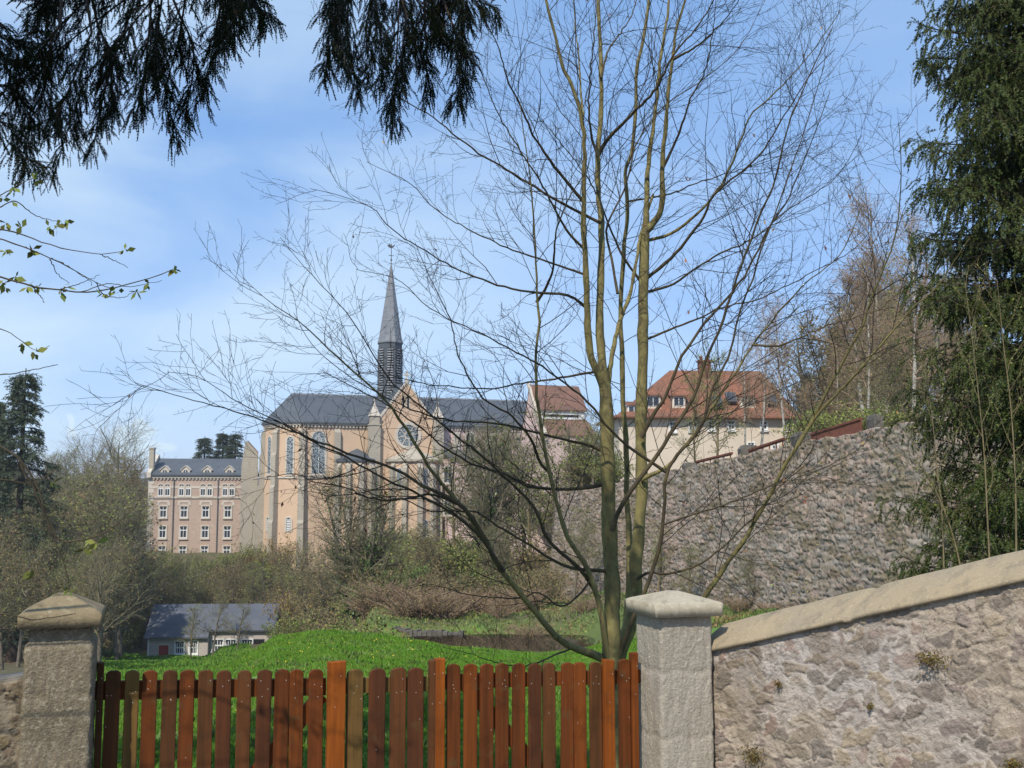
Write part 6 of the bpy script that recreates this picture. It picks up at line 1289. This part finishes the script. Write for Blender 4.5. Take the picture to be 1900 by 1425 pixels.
def build_woods():
    rs = np.random.default_rng(500)
    # the tall conifer at the left edge, and the three behind the convent roof
    def top(kind, px, py_top, d, label, cat, group=None, s=1.0, H=15.0):
        x = (px - 950) / F * d; zt = at(px, py_top, d)[2]; h = zt - g1(x, d) + 0.1; return plant(kind, px, d, h / H, label, cat, group, rs, sxy=h / H * s)
    top('conifer0', 42, 683, 112, 'tall dark conifer standing above the bare wood at the left edge', 'conifer', s=1.25)
    top('conifer1', -8, 735, 120, 'second dark conifer partly cut off by the left edge of the photo', 'conifer', s=1.0)
    top('conifer0', 380, 809, 235, 'pointed dark conifer behind the convent roof, leftmost of three', 'conifer', 'conifers behind the convent roof', 1.9)
    top('conifer1', 414, 800, 240, 'slim dark conifer behind the convent roof, middle of three', 'conifer', 'conifers behind the convent roof', 1.9)
    top('conifer0', 437, 802, 238, 'dark conifer behind the convent roof right beside the church', 'conifer', 'conifers behind the convent roof', 1.8)
    top('conifer1', 252, 868, 215, 'small conifer left of the convent chimney among bare trees', 'conifer', s=1.6)
    top('oak', 228, 803, 200, 'broad bare oak outlined on the sky left of the convent building', 'tree', H=11.5, s=1.1)
    top('oak', 160, 828, 205, 'broad bare oak above the wood, next to the dark conifer', 'tree', H=11.5, s=1.1)
    # left wood, row behind row
    g = 'bare trees of the left wood'; kinds = ['wood0', 'wood1', 'wood2', 'oak', 'wood0', 'wood2']
    n = 0
    for (d, y0, y1, cnt, xa, xb) in ((215, 838, 880, 9, -20, 268), (185, 862, 900, 10, -20, 262), (160, 900, 940, 11, -20, 255), (138, 925, 990, 11, -20, 265), (112, 960, 1050, 9, -25, 240), (84, 1000, 1090, 7, -25, 205)):
        for q in range(cnt):
            px = xa + (xb - xa) * (q + rs.uniform(0.1, 0.9)) / cnt; yt = rs.uniform(y0, y1); kd = kinds[rs.integers(0, 6)] if d < 200 else ('oak', 'wood1', 'wood0')[rs.integers(0, 3)]
            lab = {'wood0': 'bare olive tinged tree in the wood at the left edge', 'wood1': 'slim bare grey tree in the wood at the left edge', 'wood2': 'bare brownish tree in the wood at the left edge', 'oak': 'bare wide branched tree in the wood at the left edge'}[kd]
            top(kd, px, yt, d + rs.uniform(-8, 8), lab, 'tree', g, H=11.5, s=rs.uniform(0.9, 1.3)); n += 1
    for (d, y0, y1, cnt) in ((215, 838, 880, 6), (185, 862, 900, 7), (150, 900, 960, 7), (120, 940, 1020, 6)):
        for q in range(cnt):
            px = -420 + 400 * (q + rs.uniform(0.1, 0.9)) / cnt; kd = kinds[rs.integers(0, 6)]; top(kd, px, rs.uniform(y0, y1), d + rs.uniform(-8, 8), 'bare tree of the wood just beyond the left edge of the photo', 'tree', 'trees of the wood beyond the left edge', H=11.5, s=rs.uniform(1.0, 1.4))
    # trees and bushes on the slope under the church and the convent
    g = 'trees on the slope below the church'
    for (d, y0, y1, cnt, xa, xb) in ((163, 1030, 1052, 8, 255, 480), (155, 1040, 1072, 8, 260, 640), (150, 1058, 1095, 8, 240, 660), (146, 1075, 1115, 8, 200, 640)):
        for q in range(cnt):
            px = xa + (xb - xa) * (q + rs.uniform(0.1, 0.9)) / cnt; kd = ('wood0', 'wood2', 'slender', 'wood1')[rs.integers(0, 4)]
            lab = {'wood0': 'olive budding tree on the slope under the pale buildings', 'wood2': 'brown twiggy tree on the slope under the pale buildings', 'slender': 'slender pale stemmed tree on the slope under the pale buildings', 'wood1': 'grey bare tree on the slope under the pale buildings'}[kd]
            top(kd, px, rs.uniform(y0, y1), d + rs.uniform(-2, 2), lab, 'tree', g, H=11.5 if kd != 'slender' else 9.6, s=rs.uniform(1.1, 1.6))
    g = 'bushes on the slope below the church'
    for (d, cnt, xa, xb) in ((168, 12, 250, 500), (162, 12, 250, 520), (156, 12, 240, 640), (150, 12, 190, 640), (145, 12, 180, 620)):
        for q in range(cnt):
            px = xa + (xb - xa) * (q + rs.uniform(0, 1)) / cnt; kd = ('bush0', 'bush1', 'bush0', 'bush2')[rs.integers(0, 4)]
            lab = {'bush0': 'olive bush on the slope under the church and convent', 'bush1': 'brown leafy bush on the slope under the church and convent', 'bush2': 'dark green bush on the slope under the church and convent'}[kd]
            plant(kd, px, d, rs.uniform(1.0, 1.5), lab, 'bush', g, rs, sink=0.3)
    plant('bush3', 543, 138, 2.1, 'tall yellow orange bush at the right end of the cottage', 'bush', None, rs)
    plant('bush3', 470, 166, 1.2, 'small yellow flowering bush below the church apse', 'bush', None, rs)
    plant('bush3', 528, 163, 1.9, 'rusty yellow bush against the foot of the peach church wall', 'bush', None, rs, zoff=1.2)
    # trees round the cottage
    for (px, d, yt, kd, lab) in ((205, 128, 1085, 'wood1', 'leaning pale bare tree between the lichened pillar and the cottage'), (405, 131, 1110, 'wood1', 'small bare tree in front of the middle of the cottage'), (365, 130, 1120, 'slender', 'thin bare sapling before the cottage windows'), (450, 130, 1125, 'wood1', 'twiggy bare tree before the right half of the cottage'), (575, 130, 1035, 'wood0', 'dense olive tree beside the right end of the cottage'), (612, 122, 1030, 'wood2', 'grey brown bare tree behind the top of the green mound'), (280, 142, 1040, 'wood2', 'dark brown tree behind the left end of the cottage roof'), (350, 143, 1052, 'wood0', 'olive tree behind the cottage roof'), (440, 144, 1050, 'wood2', 'brown tree behind the right half of the cottage roof'), (500, 143, 1040, 'wood1', 'bare tree behind the right gable of the cottage')):
        top(kd, px, yt, d, lab, 'tree', None, H=11.5 if kd != 'slender' else 9.6, s=1.25)
    for (px, d, s, kd, lab) in ((200, 133, 0.8, 'bush1', 'low brown bush left of the cottage'), (240, 137, 0.9, 'bush0', 'low olive bush left of the red door'), (215, 124, 0.6, 'bush2', 'small green bush at the field edge left of the cottage'), (532, 131, 1.2, 'bush2', 'dark green bush touching the right gable of the cottage'), (556, 126, 1.3, 'bush0', 'olive bush just above the shoulder of the green mound')):
        plant(kd, px, d, s, lab, 'bush', None, rs)
    # ivy trees and thicket before the transept and the nave
    top('ivytree', 668, 905, 84, 'bare tree with ivy covered twin stems before the church transept', 'tree', H=11, s=1.15)
    top('ivytree', 905, 815, 112, 'ivy clad tree in front of the pink nave wall', 'tree', H=11, s=0.85)
    top('slender', 850, 830, 118, 'thin light green budding tree before the nave aisle', 'tree', H=9.6, s=1.1)
    top('slender', 948, 800, 115, 'light green budding tree before the nave roof end', 'tree', H=9.6, s=1.3)
    top('slender', 990, 850, 104, 'budding tree before the pink outbuilding', 'tree', H=9.6, s=1.3)
    top('wood1', 1035, 880, 108, 'bare grey tree before the pink outbuilding wall', 'tree', H=11.5, s=1.1)
    top('wood2', 790, 985, 100, 'brown bare tree below the transept chapel', 'tree', H=11.5, s=1.2)
    top('wood0', 735, 1005, 108, 'olive budding tree left of the transept chapel foot', 'tree', H=11.5, s=1.3)
    top('slender', 755, 1040, 70, 'pair of thin pale saplings on the far bank of the pond', 'tree', H=9.6, s=0.8)
    top('ivytree', 925, 985, 78, 'dark ivy grown stump tree right of the pond', 'tree', H=11, s=0.9)
    g = 'bushes between the pond and the church'
    for (d, cnt, xa, xb) in ((158, 9, 600, 830), (140, 10, 600, 900), (122, 11, 590, 980), (104, 12, 600, 1030), (92, 11, 620, 1020), (82, 10, 640, 1010), (74, 9, 660, 1000)):
        for q in range(cnt):
            px = xa + (xb - xa) * (q + rs.uniform(0, 1)) / cnt; kd = ('bush0', 'bush1', 'bramble', 'bush2', 'bush0', 'bush1')[rs.integers(0, 6)]
            lab = {'bush0': 'olive bush in the thicket beyond the pond', 'bush1': 'brown bush in the thicket beyond the pond', 'bush2': 'green bush in the thicket beyond the pond', 'bramble': 'reddish bramble heap in the thicket beyond the pond'}[kd]
            plant(kd, px, d, rs.uniform(0.8, 1.35) * (1.25 if d > 100 else 0.8), lab, 'bramble' if kd == 'bramble' else 'bush', g, rs, sink=0.3)
    plant('bush4', 640, 66, 0.85, 'red leaved shrub on the crest behind the green mound', 'shrub', None, rs); plant('bush4', 668, 66, 0.6, 'smaller red shrub at the foot of the ivy covered tree', 'shrub', None, rs)
    plant('bramble', 712, 72, 1.1, 'brown bramble bank left above the pond', 'bramble', None, rs); plant('bush1', 1010, 86, 0.9, 'dark purple brown bush at the foot of the rubble wall', 'bush', None, rs)
    for px, d, lab in ((985, 62, 'bramble heap on the right bank of the pond'), (1045, 60, 'bramble heap on the earth bank under the mossy trunks'), (1085, 66, 'bramble patch at the rubble wall foot behind the trunks'), (930, 66, 'low bramble on the far pond bank')):
        plant('bramble', px, d, 0.7, lab, 'bramble', None, rs)
    g = 'brambles on the far bank of the pond'
    for q in range(15): plant('bramble', 640 + q * 24 + rs.uniform(-8, 8), rs.uniform(67, 73), rs.uniform(0.8, 1.25), 'reddish brown bramble on the far bank of the pond', 'bramble', g, rs, sink=0.2)
    g = 'bushes behind the shoulder of the mound'
    for q in range(9): plant(('bush0', 'bush1', 'bush0')[q % 3], 588 + q * 9, (48, 56, 64)[q % 3] + rs.uniform(-2, 2), rs.uniform(0.6, 0.85), ('olive bush behind the left shoulder of the green mound', 'brown bush behind the left shoulder of the green mound')[q % 3 == 1], 'bush', g, rs, sink=0.3)
    g = 'trees before the pink outbuilding'
    for (px, yt, d, kd) in ((1010, 800, 112, 'slender'), (1052, 795, 108, 'wood1'), (1078, 812, 106, 'slender'), (1100, 790, 104, 'wood0'), (1125, 800, 100, 'slender'), (970, 830, 116, 'wood1'), (885, 800, 122, 'slender'), (925, 840, 118, 'wood0')):
        top(kd, px, yt, d, {'slender': 'slim green budding tree before the pink walls right of the church', 'wood1': 'grey bare tree before the pink walls right of the church', 'wood0': 'olive tree before the pink walls right of the church'}[kd], 'tree', g, H=11.5 if kd[0] == 'w' else 9.6, s=1.3)
    for q in range(9): plant(('bush0', 'bush1')[q % 2], 1035 + q * 12, 104 + rs.uniform(-4, 4), rs.uniform(0.8, 1.3), ('olive bush on the terrace below the gabled house', 'brown bush on the terrace below the gabled house')[q % 2], 'bush', 'bushes on the terrace below the gabled house', rs)
    for (px, yt, d, lab) in ((1062, 960, 80, 'thin bare sapling at the far foot of the rubble wall, left of the mossy trunks'), (1090, 990, 76, 'small bare tree between the mossy trunks and the rubble wall'), (1215, 985, 70, 'thin bare tree at the wall foot just right of the mossy trunks'), (1275, 1010, 64, 'low bare sapling at the wall foot above the pillar cap'), (1390, 1030, 58, 'low twiggy sapling at the wall foot above the sloping coping')):
        top('slender' if px % 2 else 'wood1', px, yt, d, lab, 'tree', None, H=9.6 if px % 2 else 11.5, s=1.3)
    # right wood on the hill above the rubble wall
    g = 'bare trees of the hill wood on the right'
    for (d, y0, y1, cnt, xa, xb) in ((150, 560, 690, 7, 1500, 1800), (120, 480, 640, 6, 1535, 1840), (95, 430, 620, 5, 1570, 1850), (75, 500, 660, 5, 1610, 1850), (62, 580, 700, 6, 1600, 1840), (105, 600, 690, 6, 1500, 1660), (115, 500, 610, 7, 1500, 1680)):
        for q in range(cnt):
            px = xa + (xb - xa) * (q + rs.uniform(0.1, 0.9)) / cnt; kd = ('wood2', 'wood1', 'birch0', 'wood2')[rs.integers(0, 4)]
            lab = {'wood2': 'brown bare tree on the hill beside the big spruce', 'wood1': 'grey bare tree on the hill beside the big spruce', 'birch0': 'brown twigged birch on the hill beside the big spruce'}[kd]
            top(kd, px, rs.uniform(y0, y1) + max(0, 1600 - px) * 0.9, d + rs.uniform(-6, 6), lab, 'tree', g, H=11.5 if kd[0] == 'w' else 13.5, s=rs.uniform(0.8, 1.1))
    for (px, yt, d, kd, lab) in ((1700, 370, 60, 'birch0', 'tall white trunked birch above the right end of the rubble wall'), (1605, 470, 66, 'birch1', 'leaning white trunked birch on the hill, left of the tall birch'), (1658, 340, 90, 'birch0', 'tallest fine twigged birch rising behind the rubble wall'), (1462, 540, 84, 'birch1', 'slim white birch before the right end of the red roof'), (1410, 560, 90, 'birch1', 'slender birch before the dormers of the red roofed house'), (1378, 610, 86, 'birch1', 'thin birch with mossy foot before the red roofed house'), (1330, 640, 84, 'slender', 'thin bare tree before the cream house wall'), (1290, 690, 80, 'slender', 'small thin tree at the left end of the cream house wall'), (1760, 500, 55, 'birch1', 'white birch stem close to the big spruce')):
        top(kd, px, yt, d, lab, 'tree', None, H=13.5 if kd[0] == 'b' else 9.6, s=0.8)
    for (px, d, yt) in ((1560, 165, 600), (1500, 180, 690)): top('conifer1', px, yt, d, 'dark conifer behind the brown hill wood' if px > 1550 else 'dark conifer between the red roof and the hill wood', 'conifer', None, s=1.8)
    g = 'bushes on top of the rubble wall'
    for q in range(16):
        px = rs.uniform(1470, 1830); y = float(np.interp(px, [1450, 1800], [60, 46])); d = y + rs.uniform(0.5, 14); kd = ('bush1', 'bramble', 'bush0')[rs.integers(0, 3)]
        plant(kd, px, d, rs.uniform(0.5, 0.9), {'bush1': 'brown bush growing along the top of the rubble wall', 'bramble': 'bramble trailing along the top of the rubble wall', 'bush0': 'olive bush growing along the top of the rubble wall'}[kd], 'bush', g, rs)
    g = 'brambles at the foot of the rubble wall'
    for q in range(9):
        px = rs.uniform(1060, 1640); y = float(np.interp(px, [1040, 1138, 1274, 1475, 1800], [95, 82, 68.5, 55, 42])); plant('bramble', px - 8, y - rs.uniform(1.5, 3.5), rs.uniform(0.4, 0.7), 'low bramble at the foot of the big rubble wall', 'bramble', g, rs)
    for k, o in PROTO.items():
        if k not in FREE:
            for c in list(o.children): bpy.data.objects.remove(c)
            bpy.data.objects.remove(o)
build_woods()

# ------------------------------------------------------------------ thin budding saplings before the spruce
def build_saplings():
    rs = np.random.default_rng(61)
    S = [('tall pale budding sapling in front of the spruce, above the sloping coping', 8.2, [(1838, 1080), (1832, 960), (1826, 840), (1812, 700), (1800, 600), (1790, 520)]), ('pale forked sapling close to the right edge before the spruce', 7.6, [(1886, 1075), (1884, 900), (1876, 760), (1862, 640), (1850, 520)]),
         ('thin dark stemmed sapling before the right end of the rubble wall', 9.0, [(1752, 1090), (1748, 960), (1736, 840), (1728, 760), (1715, 690)]), ('leaning twiggy sapling between the rubble wall and the spruce', 8.6, [(1790, 1090), (1770, 1000), (1745, 930), (1720, 880), (1690, 850)])]
    for lab, d, pts in S:
        p = resample(np.array(pts, float), 24); W = atn(p[:, 0], p[:, 1], d + np.linspace(0, 0.3, 24)); zb = g1(W[0, 0], d); W = np.vstack([[W[0, 0], d, zb - 0.1], W]); root = thing('sapling', lab, 'sapling', (W[0, 0], d, zb), 0, 'saplings before the spruce')
        K = len(W); r = np.linspace(0.008, 0.002, K); b = Batch(); b.tubes(W[None], r[None], 6); b.build('stem', M['straw'], root, smooth=True)
        b = Batch(); C1, R1, _ = spawn(W[None], r[None], 13, 0.3, 1, 0.6, 38, 7, rs, up=0.06, jit=0.14, rf=0.6, plen=0.5); b.tubes(C1, np.clip(R1, 0.0018, 0.005), 4); C2, R2, _ = spawn(C1, R1, 4, 0.2, 1, 0.25, 40, 5, rs, up=0.04, jit=0.16, rf=0.7); b.tubes(C2, np.clip(R2, 0.0012, 0.003), 3)
        b.build('twigs', M['straw'], root); lf = Batch(); p, _ = pts_on(np.concatenate([C2]), 130, rs, 0.1); lf.leaves(p, 0.018, rs, 0, 0.55); p, _ = pts_on(C1, 60, rs); lf.leaves(p, 0.018, rs, 0, 0.55); o = lf.build('buds', M['olive'], root); o['kind'] = 'stuff'
build_saplings()

# ------------------------------------------------------------------ thin spring haze
def build_haze(dens):
    m = MB(); m.box(-5200, 5200, -5200, 5200, -26, 34)
    o = m.build('haze', [HZ]); o['kind'] = 'stuff'
HZ = bpy.data.materials.new('haze'); HZ.use_nodes = True
_n = HZ.node_tree.nodes; _n.remove(_n['Principled BSDF']); _v = _n.new('ShaderNodeVolumePrincipled'); _v.inputs['Density'].default_value = 0.00022; _v.inputs['Color'].default_value = (0.82, 0.88, 0.95, 1); _v.inputs['Anisotropy'].default_value = 0.0
HZ.node_tree.links.new(_v.outputs[0], _n['Material Output'].inputs['Volume'])
build_haze(0.0006)
